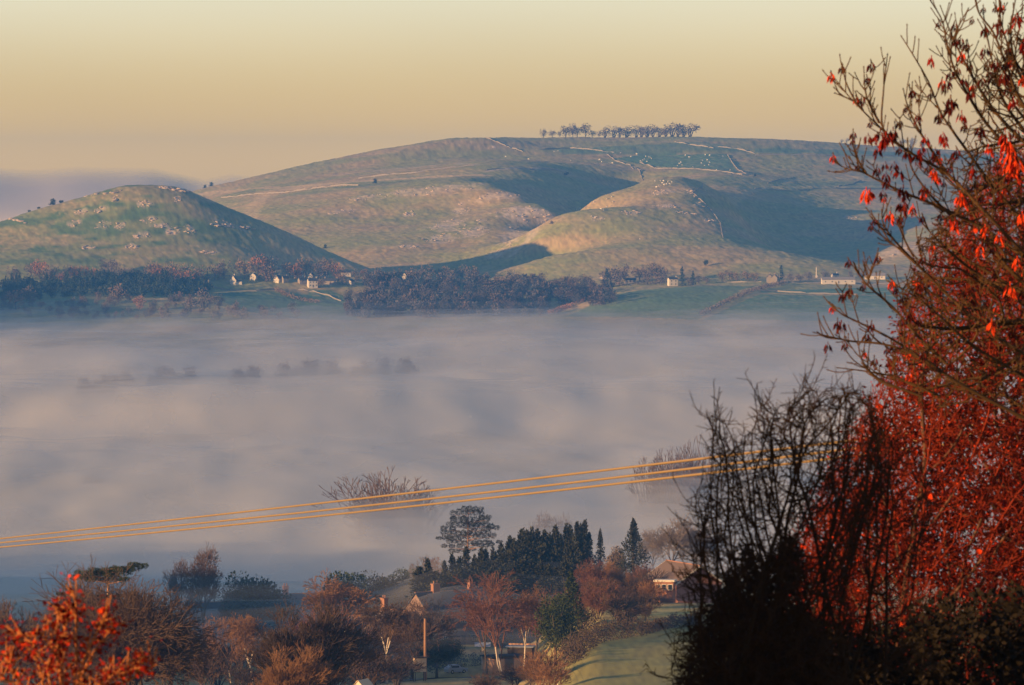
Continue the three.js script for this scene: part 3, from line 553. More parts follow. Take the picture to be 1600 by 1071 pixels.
// trees round the village and on the banks
const TREES = [   // column, foot row, height in photo pixels, kind, label, group
  ...[[20, 442, 24], [48, 432, 26], [62, 436, 30], [78, 440, 28], [105, 436, 20], [92, 444, 20]].map((a, k) => [...a, k % 3 === 2 ? 'rust' : 'plum', 'bare plum-brown tree left of the dark wood', 'trees left of the dark wood']),
  ...[[112, 430, 14], [122, 430, 16], [134, 431, 14], [118, 438, 16], [146, 432, 13]].map((a) => [...a, 'rust', 'rust-red sunlit tree on top of the dark wood', 'rust-red trees on top of the dark wood']),
  ...[[165, 428, 26], [178, 432, 24], [192, 434, 18], [205, 436, 16], [218, 438, 16]].map((a) => [...a, 'plum', 'purple-brown bare tree at the foot of the rounded left hill', 'trees at the foot of the rounded hill']),
  ...[[238, 438, 28], [250, 440, 30], [265, 442, 32], [276, 444, 26], [290, 444, 30], [300, 446, 26], [312, 444, 28]].map((a, k) => [...a, k % 2 ? 'rust' : 'brown', 'russet tree in the belt left of the first white cottage', 'russet trees left of the white cottages']),
  ...[[335, 438, 26], [350, 436, 28], [382, 436, 34], [404, 434, 36], [415, 440, 28], [424, 434, 32], [452, 434, 28], [462, 436, 24], [478, 430, 30], [498, 436, 26], [512, 430, 30], [526, 438, 26], [535, 446, 22], [556, 442, 20], [500, 450, 16], [570, 438, 16]].map((a, k) => [...a, ['brown', 'plum', 'brown', 'rust'][k % 4], 'bare brown tree standing among the village cottages', 'trees among the cottages']),
  ...[[580, 448, 24], [592, 446, 26], [610, 444, 22], [645, 446, 26], [655, 442, 24], [668, 444, 28], [690, 440, 26], [705, 444, 24], [722, 440, 28], [738, 444, 26], [755, 446, 22]].map((a, k) => [...a, k % 3 ? 'plum' : 'brown', 'dusky bare tree along the top of the central wood', 'trees along the top of the central wood']),
  ...[[780, 452, 22], [798, 450, 26], [815, 454, 20], [838, 452, 18], [880, 452, 20], [896, 452, 24], [912, 450, 20]].map((a, k) => [...a, k % 2 ? 'plum' : 'brown', 'bare tree at the mouth of the shaded gully', 'trees at the gully mouth']),
  [955, 448, 36, 'plum', 'tall dark-crowned tree above the low bungalow', null], [948, 450, 24, 'fir', 'narrow dark fir left of the low bungalow', null],
  ...[[968, 444, 26], [978, 436, 22], [1000, 440, 26], [1012, 444, 30], [1026, 442, 34], [1036, 446, 24]].map((a, k) => [...a, k % 2 ? 'plum' : 'brown', 'bare tree between the bungalow and the square white house', 'trees left of the square white house']),
  [1066, 447, 24, 'fir', 'taller dark fir right of the square white house', null], [1083, 446, 18, 'fir', 'shorter dark fir set right of the tall one', null],
  ...[[1076, 446, 14], [1092, 444, 14], [1104, 444, 13]].map((a) => [...a, 'plum', 'low dark shrub tree right of the two firs', 'shrubs right of the firs']),
  ...[[1128, 440, 16], [1140, 438, 18], [1152, 440, 14], [1168, 440, 18], [1180, 440, 14]].map((a) => [...a, 'brown', 'scrubby roadside tree left of the double-gabled house', 'roadside trees left of the double-gabled house']),
  [1221, 442, 22, 'fir', 'dark tree hugging the right side of the double-gabled house', null],
  ...[[1236, 440, 12], [1250, 440, 13], [1264, 438, 14], [1290, 436, 14], [1330, 436, 12], [1345, 436, 12]].map((a) => [...a, 'plum', 'low dark tree behind the roadside wall near the white barn', 'trees behind the barns']),
  [184, 474, 30, 'brown', 'round pale-brown tree alone in front of the dark wood', null], [24, 484, 34, 'rust', 'large rusty tree on the bank at the far left edge', null], [45, 478, 30, 'brown', 'brown tree beside the large rusty tree', null], [64, 482, 13, 'rust', 'tiny rust-coloured tree at the end of the misty field', null],
  [218, 486, 22, 'rust', 'rust-tinged round tree at the misty edge below the dark wood', null], [240, 484, 16, 'brown', 'smaller brown tree right of the rust-tinged one', null], [318, 486, 34, 'plum', 'broad purple tree in front of the sunlit pillar', null], [298, 488, 26, 'plum', 'purple tree left of the broad one below the pillar', null], [342, 484, 24, 'plum', 'purple tree right of the broad one, below the wall end', null],
];
const listed = TREES.map(([u, v, h, kind, label, group]) => ({ u, v, h, kind, label, group })); inOrder(listed);
listed.forEach(({ u, v, h, kind, label, group }, k) => {
  const p = hit(u, v, 4320, 5050); p.y -= 0.4;
  const name = kind === 'fir' ? 'fir_tree' : 'bare_tree', m = kind === 'fir' ? farFir[k % 2] : farBare[k % 4];
  tree(name, label, 'tree', p, m, (h + 2) * px(-p.z), { crown: kind === 'fir' ? M.leaf_yew : { rust: M.leaf_rust, plum: M.leaf_plum, brown: M.leaf_brown }[kind], trunk: M.bark, turn: k * 1.7, wide: kind === 'fir' ? 1 : 1.15, group });
});
// woods that read as one mass
function wood(name, label, spots, models, material, hmin, hmax, seed) {
  const r = rng(seed), g = models.map((m) => merge(m.trunk, m.crown)), per = [[], []], mtx = new THREE.Matrix4();
  for (const [u0, u1, v0, v1, n] of spots) for (let k = 0; k < n; k++) {
    const f = r(), u = lerp(u0, u1, f), p = hit(u, lerp(v0, v1, r()), 4320, 5050), h = lerp(hmin, hmax, r());
    mtx.makeRotationY(r() * 6.28).setPosition(p.x, p.y - .4, p.z).scale(new THREE.Vector3(h, h, h)); per[k % 2].push(mtx.clone());
  }
  const root = thing(name, label, 'wood', new THREE.Vector3()); root.userData.kind = 'stuff';
  per.forEach((list, i) => { const m = new THREE.InstancedMesh(g[i], material, list.length); m.name = 'trees'; list.forEach((q, k) => { m.setMatrixAt(k, q); const v = .7 + .6 * r(), b = r(); m.setColorAt(k, new THREE.Color().setRGB(v * (.8 + .4 * b), v, v * (1.1 - .3 * b))); }); m.castShadow = m.receiveShadow = true; root.add(m); });
}
wood('dark_wood', 'dark blue-shadowed wood filling the bank at the left', [[70, 330, 446, 466, 150], [110, 260, 438, 450, 60], [0, 90, 446, 470, 50]], [farFir[0], shrubFar[1]], M.leaf_yew, 7, 11, 31);
wood('central_wood', 'dusky mass of bare woodland below the cottages by the mist', [[570, 850, 444, 496, 300], [540, 620, 470, 498, 36], [830, 960, 452, 480, 70]], [farBare[0], shrubFar[0]], soft('leaf_wood', .13, .105, .10, { side: THREE.DoubleSide }), 7, 13, 32);
wood('misty_copse', 'low shrubby growth along the mist edge at the left', [[-40, 330, 470, 500, 70], [330, 470, 486, 500, 22]], farBare, M.leaf_plum, 5, 10, 33);

// pale rocks lying on the scree and along the crests
{
  const r = rng(41), g = new THREE.IcosahedronGeometry(1, 1), q = g.attributes.position, root = thing('limestone_rocks', 'pale limestone rocks strewn over the scree patches of the hills', 'rocks', new THREE.Vector3()), list = [], v = new THREE.Vector3(); root.userData.kind = 'stuff';
  for (let i = 0; i < q.count; i++) { v.fromBufferAttribute(q, i); v.multiplyScalar(1 + .35 * N3(v.x * 2, v.y * 2, v.z * 2)); q.setXYZ(i, v.x, v.y * .6, v.z); } g.computeVertexNormals();
  for (const p of SCREES) { const n = Math.round(8 + 16 * p[4]); for (let k = 0; k < n; k++) { const t = r() * 6.28, w = Math.sqrt(r()), x = p[0] + Math.cos(t) * p[2] * w, z = p[1] + Math.sin(t) * p[3] * w, s = .35 + 1.3 * r() * r(); list.push(new THREE.Matrix4().makeRotationY(r() * 6).setPosition(x, ground(x, z), z).scale(new THREE.Vector3(s * 1.5, s, s))); } }
  for (const [a, b, va, vb, n] of [[248, 292, 290, 298, 40], [0, 40, 336, 346, 36], [330, 400, 350, 356, 30], [130, 190, 305, 298, 16]]) for (let k = 0; k < n; k++) { const f = r(), p = hit(lerp(a, b, f), lerp(va, vb, f) + 3 * r(), 4600, 5000), s = .5 + 1.4 * r(); list.push(new THREE.Matrix4().makeRotationY(r() * 6).setPosition(p.x, p.y, p.z).scale(new THREE.Vector3(s * 1.6, s, s))); }
  const m = new THREE.InstancedMesh(g, mat('limestone', .52, .40, .28), list.length); m.name = 'rocks'; list.forEach((x, k) => m.setMatrixAt(k, x)); m.castShadow = m.receiveShadow = true; root.add(m);
}

// ---------------------------------------------------------------- the near village on the slope
const onLand = (u, d) => { const p = at(u, 300, d); p.y = ground(p.x, p.z); return p; };
const heightTo = (p, u, v) => at(u, v, -p.z).y - p.y;
const bareA = [0, 1, 2].map((k) => bareTree(301 + k, { levels: 7, spread: 0.66 + 0.08 * k, twig: 0.0022, decay: .73 }));
const bigOak = dense(bareTree(311, { levels: 8, spread: 0.72, up: 0.03, twig: 0.0013, trunk: 0.03, first: 0.2, decay: 0.8, kids: 3 }), 1.6);
const domed = bareTree(312, { levels: 7, spread: 0.74, up: 0.05, twig: 0.0022, first: 0.2, decay: 0.78 });
const fan = bareTree(313, { levels: 7, spread: 0.36, up: 0.12, twig: 0.0016, stems: 9, first: 0.34, decay: 0.72, trunk: 0.014 });
const mistFan = bareTree(314, { levels: 8, kids: 2, spread: 0.46, up: 0.12, twig: 0.0022, stems: 7, first: 0.34, decay: 0.74, trunk: 0.02 });
const birch = [0, 1, 2].map((k) => bareTree(321 + k, { levels: 7, spread: 0.46, up: 0.2, droop: 0.34, twig: 0.0018, trunk: 0.012, first: 0.4, decay: 0.66, stems: k === 1 ? 2 : 1 }));
const shrub = [0, 1].map((k) => bareTree(331 + k, { levels: 5, spread: 0.55, up: 0.1, twig: 0.004, stems: 8, first: 0.4, decay: 0.74, trunk: 0.016 }));
const evergreen = [0, 1, 2].map((k) => roundTree(341 + k, { w: 0.5 - 0.06 * k, n: 60, per: 120, size: 0.03, low: 0.12, upward: 0.3 }));
const cypress = [0, 1, 2].map((k) => conifer(351 + k, { w: 0.15 + 0.02 * k, rows: 18, per: 110, size: 0.036, tops: k === 1 ? 3 : 1, power: 0.85 }));
const spruce = conifer(361, { w: 0.24, rows: 20, per: 200, size: 0.03, power: 0.85 });
const T = (name, label, u, vtop, d, model, o = {}) => { const p = onLand(u, d); p.y -= .15; const h = heightTo(p, u, vtop); const t = tree(name, label, 'tree', p, model, h, { turn: u * 0.7, ...o }); return t; };
// trees standing in the mist
for (const [u, v, d, m, w, l] of [
  [608, 724, 1800, mistFan, 1.45, 'large bare tree fanning out of the mist behind the cables'], [652, 742, 1810, mistFan, .95, 'smaller bare tree on the right of the large misty one'], [568, 768, 1830, mistFan, .8, 'low bare tree left of the large misty one, half sunk in mist'],
  [1032, 698, 1960, mistFan, .6, 'left of the row of tall bare trees in mist behind the hawthorn'], [1058, 682, 1950, mistFan, .6, 'middle of the row of tall bare trees in mist behind the hawthorn'], [1084, 676, 1940, mistFan, .6, 'third of the tall bare trees in mist, touching the hawthorn twigs'], [1112, 682, 1960, mistFan, .6, 'tall bare tree in mist seen through the hawthorn'],
  [128, 738, 2150, domed, .6, 'faint tree dissolving in the mist above the cables at the left'], [152, 736, 2160, domed, .5, 'second faint tree beside the one dissolving at the left'], [108, 752, 2170, domed, .45, 'low faint tree at the left of the dissolving pair'],
  [845, 795, 1720, domed, .6, 'ghostly low tree in mist right of the tall pine'], [875, 798, 1730, domed, .5, 'second ghostly tree right of the tall pine'],
]) T('misty_tree', l, u, v, d, m, { wide: w, crown: M.twig_brown });
[[132, 583], [155, 578], [178, 577], [197, 572], [240, 570], [254, 562], [266, 568], [285, 567], [298, 564], [372, 568], [386, 564], [398, 566], [445, 556], [470, 552], [490, 550], [520, 552], [560, 552], [600, 546], [635, 548]].forEach(([u, v], k) => {
  const d = v > 600 ? 2500 : 3250 + 6 * (585 - v), p = onLand(u, d); p.y -= 4.5;
  tree('misty_tree', k < 9 ? 'dim treetop in the left-hand line showing through the mist' : k < 12 ? 'dim treetop in the second clump showing through the mist' : 'very faint treetop in the long thin line far out in the mist', 'tree', p, bareA[k % 3], heightTo(p, u, v + (k < 12 ? 4 : 7)), { crown: M.twig_brown, wide: .75, group: k < 9 ? 'left line of dim treetops in the mist' : k < 12 ? 'second clump of dim treetops' : k < 19 ? 'faint far line of treetops' : undefined });
});
// behind the houses
T('bare_tree', 'domed bare tree in the haze, upper left of the misty roofs', 318, 847, 1235, bareA[0], { wide: .62, crown: M.twig_brown });
T('bare_tree', 'lower bare tree at the left of the domed hazy one', 285, 868, 1240, bareA[1], { wide: .55, crown: M.twig_brown });
T('evergreen_tree', 'blue-grey cloud-shaped evergreen above the misty roofs', 403, 877, 1225, evergreen[0], { wide: .95, crown: M.leaf_yew });
T('bare_tree', 'small hazy tree left of the cloud-shaped evergreen', 366, 893, 1230, bareA[2], { wide: .6, crown: M.twig_brown });
T('evergreen_tree', 'rounded grey-green evergreen behind the russet birch', 535, 878, 1225, evergreen[1], { wide: 1.0, crown: M.leaf_yew });
T('evergreen_tree', 'dark bushy evergreen left of the brick chimney gable', 600, 879, 1240, evergreen[0], { wide: .95, crown: M.leaf_pine });
T('evergreen_tree', 'spreading evergreen right of the dark bushy one', 628, 884, 1260, evergreen[2], { wide: 1.0, crown: M.leaf_yew });
T('bare_tree', 'small brown tree rising above the evergreens left of the pine', 655, 866, 1330, bareA[1], { wide: .8 });
T('bare_tree', 'reddish tree top among the first low conifers', 684, 868, 1320, bareA[2], { wide: .7, crown: M.twig_red });
{ // the tall pine, in flat tiers
  const p = onLand(730, 1380), h = heightTo(p, 730, 790), r = rng(401), L = [];
  const pad = (u, v, w, hh) => { const q = at(u, v, 1380), n = Math.max(2, Math.round(w / 7)); for (let i = 0; i < n; i++) { const x = (q.x - p.x + (i / (n - 1) - .5) * w * px(1380)) / h; L.push([x, (q.y - p.y) / h + (r() - .5) * .02, (r() - .5) * w * px(1380) / h * .7, .035, hh * px(1380) / h * .5, .045]); } };
  for (const a of [[738, 795, 26, 9], [730, 802, 44, 10], [734, 812, 52, 12], [716, 811, 16, 7], [758, 809, 10, 8], [724, 820, 44, 10], [748, 822, 40, 9], [700, 826, 14, 7], [770, 824, 12, 6], [728, 832, 70, 8], [694, 842, 16, 4], [712, 840, 34, 7], [752, 838, 38, 8], [730, 848, 56, 7], [706, 853, 24, 5], [772, 847, 16, 4], [755, 852, 26, 5], [722, 860, 34, 4]]) pad(...a);
  const B = new Build(); B.tube([0, -.02, 0], [.005, .55, 0], .016, .011, 7); B.tube([.005, .55, 0], [.01, .92, 0], .011, .004, 6);
  for (const c of L) if (r() < .6) B.tube([.005, Math.max(.2, c[1] - .05), 0], [c[0], c[1] - .01, c[2]], .004, .0015, 3);
  const t = thing('pine_tree', 'tall dark pine in flat tiers standing above the conifer row in the mist', 'tree', p); t.scale.setScalar(h);
  part('trunk', B.geo(), M.pine_bark, t); part('crown', clumps(402, L, 240, .0115, { shape: .5, upward: .4 }), M.leaf_pine, t);
}
// the conifer row
{
  const row = [[668, 884], [694, 880], [706, 876], [717, 874], [728, 866], [741, 872], [752, 868], [759, 862], [771, 868], [783, 854], [797, 850], [803, 848], [815, 840], [823, 834], [831, 838], [840, 832], [851, 840], [859, 838], [868, 832], [876, 838], [885, 830], [891, 824], [902, 826], [908, 822], [914, 823], [921, 834], [938, 836]].map(([u, v], k) => ({ u, v, k, group: k < 9 ? 'low misty conifers of the long row' : k < 26 && k !== 23 ? 'tall dark conifers of the long row' : undefined, label: k === 26 ? 'slim conifer standing apart at the right end of the long row' : k < 9 ? 'low misty conifer in the left half of the long row' : k === 23 ? 'tallest of the dark conifers near the right end of the long row' : 'dark pointed conifer in the tall right half of the row' }));
  inOrder(row);
  for (const { u, v, k, group, label } of row) T('conifer', label, u, v + (k % 2 ? 3 : -4), 1188 + (k * 37 % 22), cypress[k % 3], { crown: M.leaf_cypress, wide: k === 26 ? .8 : 1.05, group });
  const skirt = Array.from({ length: 22 }, (_, k) => ({ k, u: 655 + k * 12.6 })).map((e) => ({ ...e, label: e.u < 780 ? 'squat dusky conifer behind the slate roof' : 'squat dusky conifer under the tall conifer row', group: e.u < 780 ? 'squat conifers behind the slate roof' : 'squat conifers under the tall row' }));
  inOrder(skirt);
  for (const { u, k, label, group } of skirt) T('conifer', label, u, 893 + (k * 29 % 13) - (u > 800 ? 14 : 0), u < 780 ? 1178 : 1150 + (k * 17 % 18), cypress[(k + 1) % 3], { crown: M.leaf_cypress, wide: 2.0, group });
}
T('conifer', 'solid dark cone-shaped conifer left of the big domed bare tree', 990, 817, 1170, spruce, { crown: M.leaf_cypress, wide: 1.25 });
T('conifer', 'low round-topped conifer left of the cone-shaped one', 962, 850, 1180, evergreen[2], { crown: M.leaf_plum, wide: .8 });
T('bare_tree', 'big domed bare tree behind the brick-gabled house', 1052, 800, 1260, domed, { wide: 1.0, crown: M.twig_grey });
T('bare_tree', 'second bare tree right of the domed one, behind the hawthorn twigs', 1100, 815, 1270, domed, { wide: .9, crown: M.twig_grey });
T('bare_tree', 'slight grey tree left of the domed one', 1020, 822, 1290, domed, { wide: .7, crown: M.twig_grey });
// houses
function house(name, label, p, { w, d, h, rise, turn, wallMat, roofMat = slate, chimneys = [], windows = [], door, barge, half } ) {
  const t = thing(name, label, 'house', p, turn);
  part('wall', merge(box(w, h + 1.5, d, 0, -1.5, 0), prism(w - .02, rise, d, 0, h - .004, 0)), wallMat, t);
  const sl = Math.hypot(rise, d / 2) + .45, an = Math.atan2(rise, d / 2);
  for (const s of [1, -1]) { const g = slab(w + .7, sl, .16, 0, 0, 0, an); if (s < 0) g.rotateY(Math.PI); part('roof', g.translate(0, h + rise + .03, 0), roofMat, t); }
  part('ridge', new THREE.CylinderGeometry(.13, .13, w + .72, 8).rotateZ(Math.PI / 2).translate(0, h + rise + .2, 0), brick, t);
  for (const [x, ch, cw, z = 0] of chimneys) { const k = part('chimney', merge(box(cw, ch + .6, .9, x, h + rise - .6, z), box(cw + .2, .18, 1.1, x, h + rise + ch, z)), brick, t); for (const s of [-1, 1]) part('chimney_pot', new THREE.CylinderGeometry(.13, .16, .55, 8).translate(x + s * cw * .25, h + rise + ch + .45, z), brick, k); }
  for (const [x, y, ww, hh, n] of windows) {
    const b = [box(ww, .1, .14, x, y, d / 2 + .03), box(ww, .1, .14, x, y + hh - .1, d / 2 + .03)]; for (let i = 0; i <= n; i++) b.push(box(.1, hh - .2, .12, x - ww / 2 + .05 + (ww - .1) * i / n, y + .1, d / 2 + .03)); b.push(box(ww - .2, .05, .08, x, y + hh * .62, d / 2 + .03));
    const f = part('window', merge(...b), white, t); part('pane', box(ww - .1, hh - .15, .05, x, y + .08, d / 2 + .01), glass, f); part('sill', box(ww + .2, .08, .25, x, y - .1, d / 2 + .08), stone, f);
  }
  if (door) { const k = part('door', box(.95, 2.05, .1, door, 0, d / 2 + .02), M.bark, t); part('handle', new THREE.SphereGeometry(.05, 8, 6).translate(door + .35, 1, d / 2 + .1), white, k); }
  if (barge) for (const e of [-1, 1]) for (const s of [1, -1]) { const g = slab(.12, sl, .28, 0, 0, 0, an); if (s < 0) g.rotateY(Math.PI); part('barge_board', g.translate(e * (w / 2 + .4), h + rise - .12, 0), white, t); }
  return t;
}
const render = mat('render_wall', .34, .30, .28), tile = mat('roof_tile', .15, .10, .075), gableBrick = mat('gable_brick', .32, .14, .08), dusk = mat('dusky_brick', .26, .16, .12);
house('village_house', 'long slate-roofed house with two white triple windows and brick chimneys', onLand(702, 1165), { w: 16, d: 8, h: 7.2, rise: 3.4, turn: .62, wallMat: dusk, chimneys: [[-3.4, 1.6, 1.6], [5.2, 1.5, 1.1]], windows: [[0.6, 4.6, 1.7, 1.25, 3], [3.6, 4.6, 1.9, 1.35, 3], [3.4, 1.0, 1.5, 1.2, 3], [-4, 4.6, 1.6, 1.2, 3], [-4, 1, 1.6, 1.2, 3]], door: .6 });
house('village_house', 'brick gable with a tall twin chimney behind bare russet branches', onLand(622, 1140), { w: 11, d: 7.5, h: 6.6, rise: 3.4, turn: -.95, wallMat: gableBrick, roofMat: tile, chimneys: [[-4.9, 2.2, 1.3]], windows: [[0, 4, 1.6, 1.2, 3], [3, 1, 1.6, 1.2, 3]], door: -2 });
house('village_house', 'hazy roof with one square chimney right of the russet birch', onLand(545, 1200), { w: 9, d: 7, h: 5, rise: 3, turn: .5, wallMat: dusk, chimneys: [[2.6, 1.4, 1.0]], windows: [[0, 3, 1.6, 1.2, 3], [-2.6, 3, 1.6, 1.2, 3]], door: 2 });
house('village_house', 'misty house whose pale pink gable carries a chimney, left of the hazel', onLand(432, 1235), { w: 12, d: 7, h: 5, rise: 3.4, turn: -.75, wallMat: dusk, chimneys: [[-5.4, 2, 1.1]], windows: [[0, 3, 1.6, 1.2, 3], [3, 3, 1.6, 1.2, 3]], door: 1.6 });
house('village_house', 'misty blue roof with two faint chimneys, leftmost of the hazy terrace', onLand(352, 1260), { w: 17, d: 8, h: 4.6, rise: 3, turn: .25, wallMat: dusk, chimneys: [[2.4, 1.9, 1.1], [7.2, 1.9, 1.1]], windows: [[0, 2.7, 1.6, 1.2, 3], [-4, 2.7, 1.6, 1.2, 3], [4, 2.7, 1.6, 1.2, 3]], door: 2 });
house('village_house', 'farther hazy roof behind the pink gable, chimney at its middle', onLand(470, 1290), { w: 14, d: 8, h: 5, rise: 3, turn: .3, wallMat: dusk, chimneys: [[-3.6, 1.8, 1.1]], windows: [[0, 3, 1.6, 1.2, 3]] });
house('brick_house', 'brick-gabled house with bright white barge boards in front of the domed tree', onLand(1068, 1062).add(new THREE.Vector3(0, 1.6, 0)), { w: 16, d: 8.6, h: 2.6, rise: 2.9, turn: -1.22, wallMat: gableBrick, roofMat: tile, barge: true, windows: [[-2, .9, 1.8, 1.2, 3], [2, .9, 1.8, 1.2, 3]], door: 0 });
{ const t = thing('garden_room', 'low white-fronted annexe on the left side of the brick-gabled house', 'annexe', onLand(1040, 1050).add(new THREE.Vector3(0, 1.4, 0)), -.2); part('wall', box(3.4, 3.0, 2.4, 0, -.6, 0), gableBrick, t); part('fascia', box(3.8, .35, 2.8, 0, 2.4, 0), white, t); for (const x of [-1.1, 0, 1.1]) { const f = part('window', box(.9, 1.1, .08, x, .9, 1.22), white, t); part('pane', box(.7, .9, .05, x, 1, 1.25), glass, f); } }
// lamp posts
for (const [u, v, d, l] of [[756, 905, 1190, 'white-headed street lamp behind the long slate house'], [476, 921, 1270, 'street lamp with a pale head above the misty roofs']]) { const p = onLand(u, d), h = heightTo(p, u, v), t = thing('street_lamp', l, 'street lamp', p); part('pole', new THREE.CylinderGeometry(.07, .12, h, 8).translate(0, h / 2, 0), stone, t); part('arm', new THREE.CylinderGeometry(.05, .05, .9, 6).rotateZ(1.4).translate(.4, h, 0), stone, t); part('lamp_head', new THREE.SphereGeometry(.5, 10, 8).scale(1.2, .45, .7).translate(.7, h + .05, 0), white, t); }
// in front of the houses
T('birch_tree', 'russet birch with a bright stem rising above the hazel', 525, 889, 1090, birch[0], { trunk: M.birch_bark, crown: M.twig_orange, wide: 1.1 });
T('birch_tree', 'left of two small birches with sunlit stems', 369, 958, 960, birch[1], { trunk: M.birch_bark, crown: M.twig_orange, wide: .95 });
T('birch_tree', 'right of two small birches, its stem leaning outward', 396, 956, 965, birch[2], { trunk: M.birch_bark, crown: M.twig_orange, wide: .9 });
T('birch_tree', 'tall two-stemmed birch in front of the brick outbuilding', 788, 893, 1035, birch[1], { trunk: M.birch_bark, crown: M.twig_red, wide: 1.1 });
T('birch_tree', 'short birch with side arms at the right of the two-stemmed one', 818, 908, 1045, birch[0], { trunk: M.birch_bark, crown: M.twig_orange, wide: .8 });
T('birch_tree', 'russet birch at the left of the two-stemmed one', 762, 935, 1045, birch[2], { trunk: M.bark, crown: M.twig_red, wide: 1.1 });
T('bare_tree', 'brown veil-like tree with pale stems left of the wooden pole', 604, 936, 1010, birch[2], { trunk: M.birch_bark, crown: M.twig_brown, wide: 1.3 });
T('bare_tree', 'dense brown tree between the veil-like one and the wooden pole', 642, 938, 1060, domed, { crown: M.twig_brown, wide: 1.0 });
T('bare_tree', 'brown tree screening the gable of the long slate house', 650, 926, 1105, domed, { crown: M.twig_brown, wide: .95 });
T('hazel', 'dark fan-shaped hazel thicket with orange stems at bottom centre-left', 470, 930, 640, fan, { trunk: M.twig_orange, crown: M.twig_dark, wide: 1.35 });
T('hazel', 'lower hazel thicket leaning against the fan-shaped one', 505, 965, 660, fan, { trunk: M.twig_orange, crown: M.twig_brown, wide: 1.2 });
T('hazel', 'sunlit orange thicket at the foot of the fan-shaped hazel', 452, 1000, 600, fan, { trunk: M.twig_orange, crown: M.twig_orange, wide: 1.2 });
for (const [u, v, d, m, c, w, l, n] of [
  [500, 935, 1130, shrub[0], M.twig_red, 1.1, 'russet shrub below the russet birch', 'shrub'], [560, 965, 1080, shrub[1], M.twig_brown, 1.3, 'brown shrub under the hazy square-chimney roof', 'shrub'], [340, 985, 1010, shrub[0], M.twig_brown, 1.4, 'dusky shrub left of the two small birches', 'shrub'],
  [425, 985, 1000, shrub[1], M.twig_brown, 1.3, 'dusky shrub right of the two small birches', 'shrub'], [322, 1010, 940, shrub[1], M.twig_brown, 1.4, 'low shrub beside the big oak crown', 'shrub'], [385, 1030, 900, shrub[0], M.twig_dark, 1.6, 'dark shrub at the feet of the two small birches', 'shrub'],
  [575, 1010, 980, shrub[0], M.twig_brown, 1.6, 'brown shrub at the foot of the veil-like tree', 'shrub'], [620, 1020, 1000, shrub[1], M.twig_dark, 1.6, 'dark shrub left of the pale box shed', 'shrub'],
  [838, 915, 1090, domed, M.twig_red, .75, 'russet tree left of the dark green conifer', 'bare_tree'], [925, 868, 1105, domed, M.twig_red, .8, 'rusty rounded tree behind the dark green conifer', 'bare_tree'], [958, 872, 1110, domed, M.twig_orange, .75, 'orange-brown tree beside the slim birch on the hill', 'bare_tree'],
  [1000, 878, 1090, domed, M.twig_red, .8, 'russet tree just left of the brick-gabled house', 'bare_tree'], [940, 900, 1060, shrub[0], M.twig_brown, 1.4, 'brown shrub above the field hedge', 'shrub'], [1015, 905, 1045, shrub[1], M.twig_orange, 1.2, 'orange shrub under the brick-gabled house', 'shrub'], [905, 915, 1070, shrub[1], M.twig_red, 1.3, 'rusty shrub right behind the dark green conifer', 'shrub'], [975, 912, 1050, shrub[0], M.twig_brown, 1.4, 'dull shrub above the middle of the field hedge', 'shrub'],
  [845, 1012, 900, shrub[1], M.twig_orange, 1.3, 'sunlit orange scrub at the left edge of the field', 'shrub'], [862, 1030, 870, shrub[0], M.twig_orange, 1.3, 'lower sunlit orange scrub nearest the field corner', 'shrub'], [805, 1035, 1000, shrub[0], M.twig_dark, 1.6, 'dark shrub below the brick outbuilding', 'shrub'], [760, 1052, 960, shrub[1], M.twig_brown, 1.6, 'low shrub at the roadside under the outbuilding', 'shrub'], [830, 1040, 930, shrub[1], M.twig_brown, 1.4, 'brown shrub on the slope below the dark green conifer', 'shrub'],
]) T(n, l, u, v, d, m, { crown: c, trunk: c === M.twig_orange ? M.twig_orange : M.bark, wide: w });
{
  const r = rng(551), where = ['behind the middle of the field hedge', 'between the field hedge and the brick-gabled house'];
  const list = []; for (let k = 0; k < 30; k++) { const u = lerp(888, 1018, r()), w = where[u > 965 ? 1 : 0]; list.push({ k, u, d: lerp(985, 1120, r()), h: 2.5 + 4 * r(), label: 'brown shrub ' + w, group: 'scrub ' + w }); }
  inOrder(list);
  for (const { k, u, d, h, label, group } of list) { const p = onLand(u, d); p.y -= .1; tree('shrub', label, 'shrub', p, k % 3 ? shrub[k % 2] : domed, h, { crown: [M.twig_brown, M.twig_red, M.twig_brown, M.twig_dark][k % 4], turn: k, wide: 1.3, group }); }
}
T('evergreen_shrub', 'rounded dark evergreen shrub right of the wooden pole', 682, 984, 1070, evergreen[0], { wide: 1.2, crown: M.leaf_yew });
T('evergreen_shrub', 'clipped dark shrub before the long slate house', 702, 992, 1090, evergreen[1], { wide: 1.3, crown: M.leaf_yew });
T('conifer', 'pointed dark green conifer at the top corner of the field', 893, 899, 985, spruce, { crown: M.leaf_conifer, wide: 1.25 });
T('conifer', 'bushy lower conifer joined to the pointed one on its left', 868, 915, 975, evergreen[1], { crown: M.leaf_conifer, wide: .75 });
T('birch_tree', 'slim white-stemmed birch on the hill left of the brick-gabled house', 984, 890, 1075, birch[0], { trunk: M.birch_bark, crown: M.twig_orange, wide: .5 });
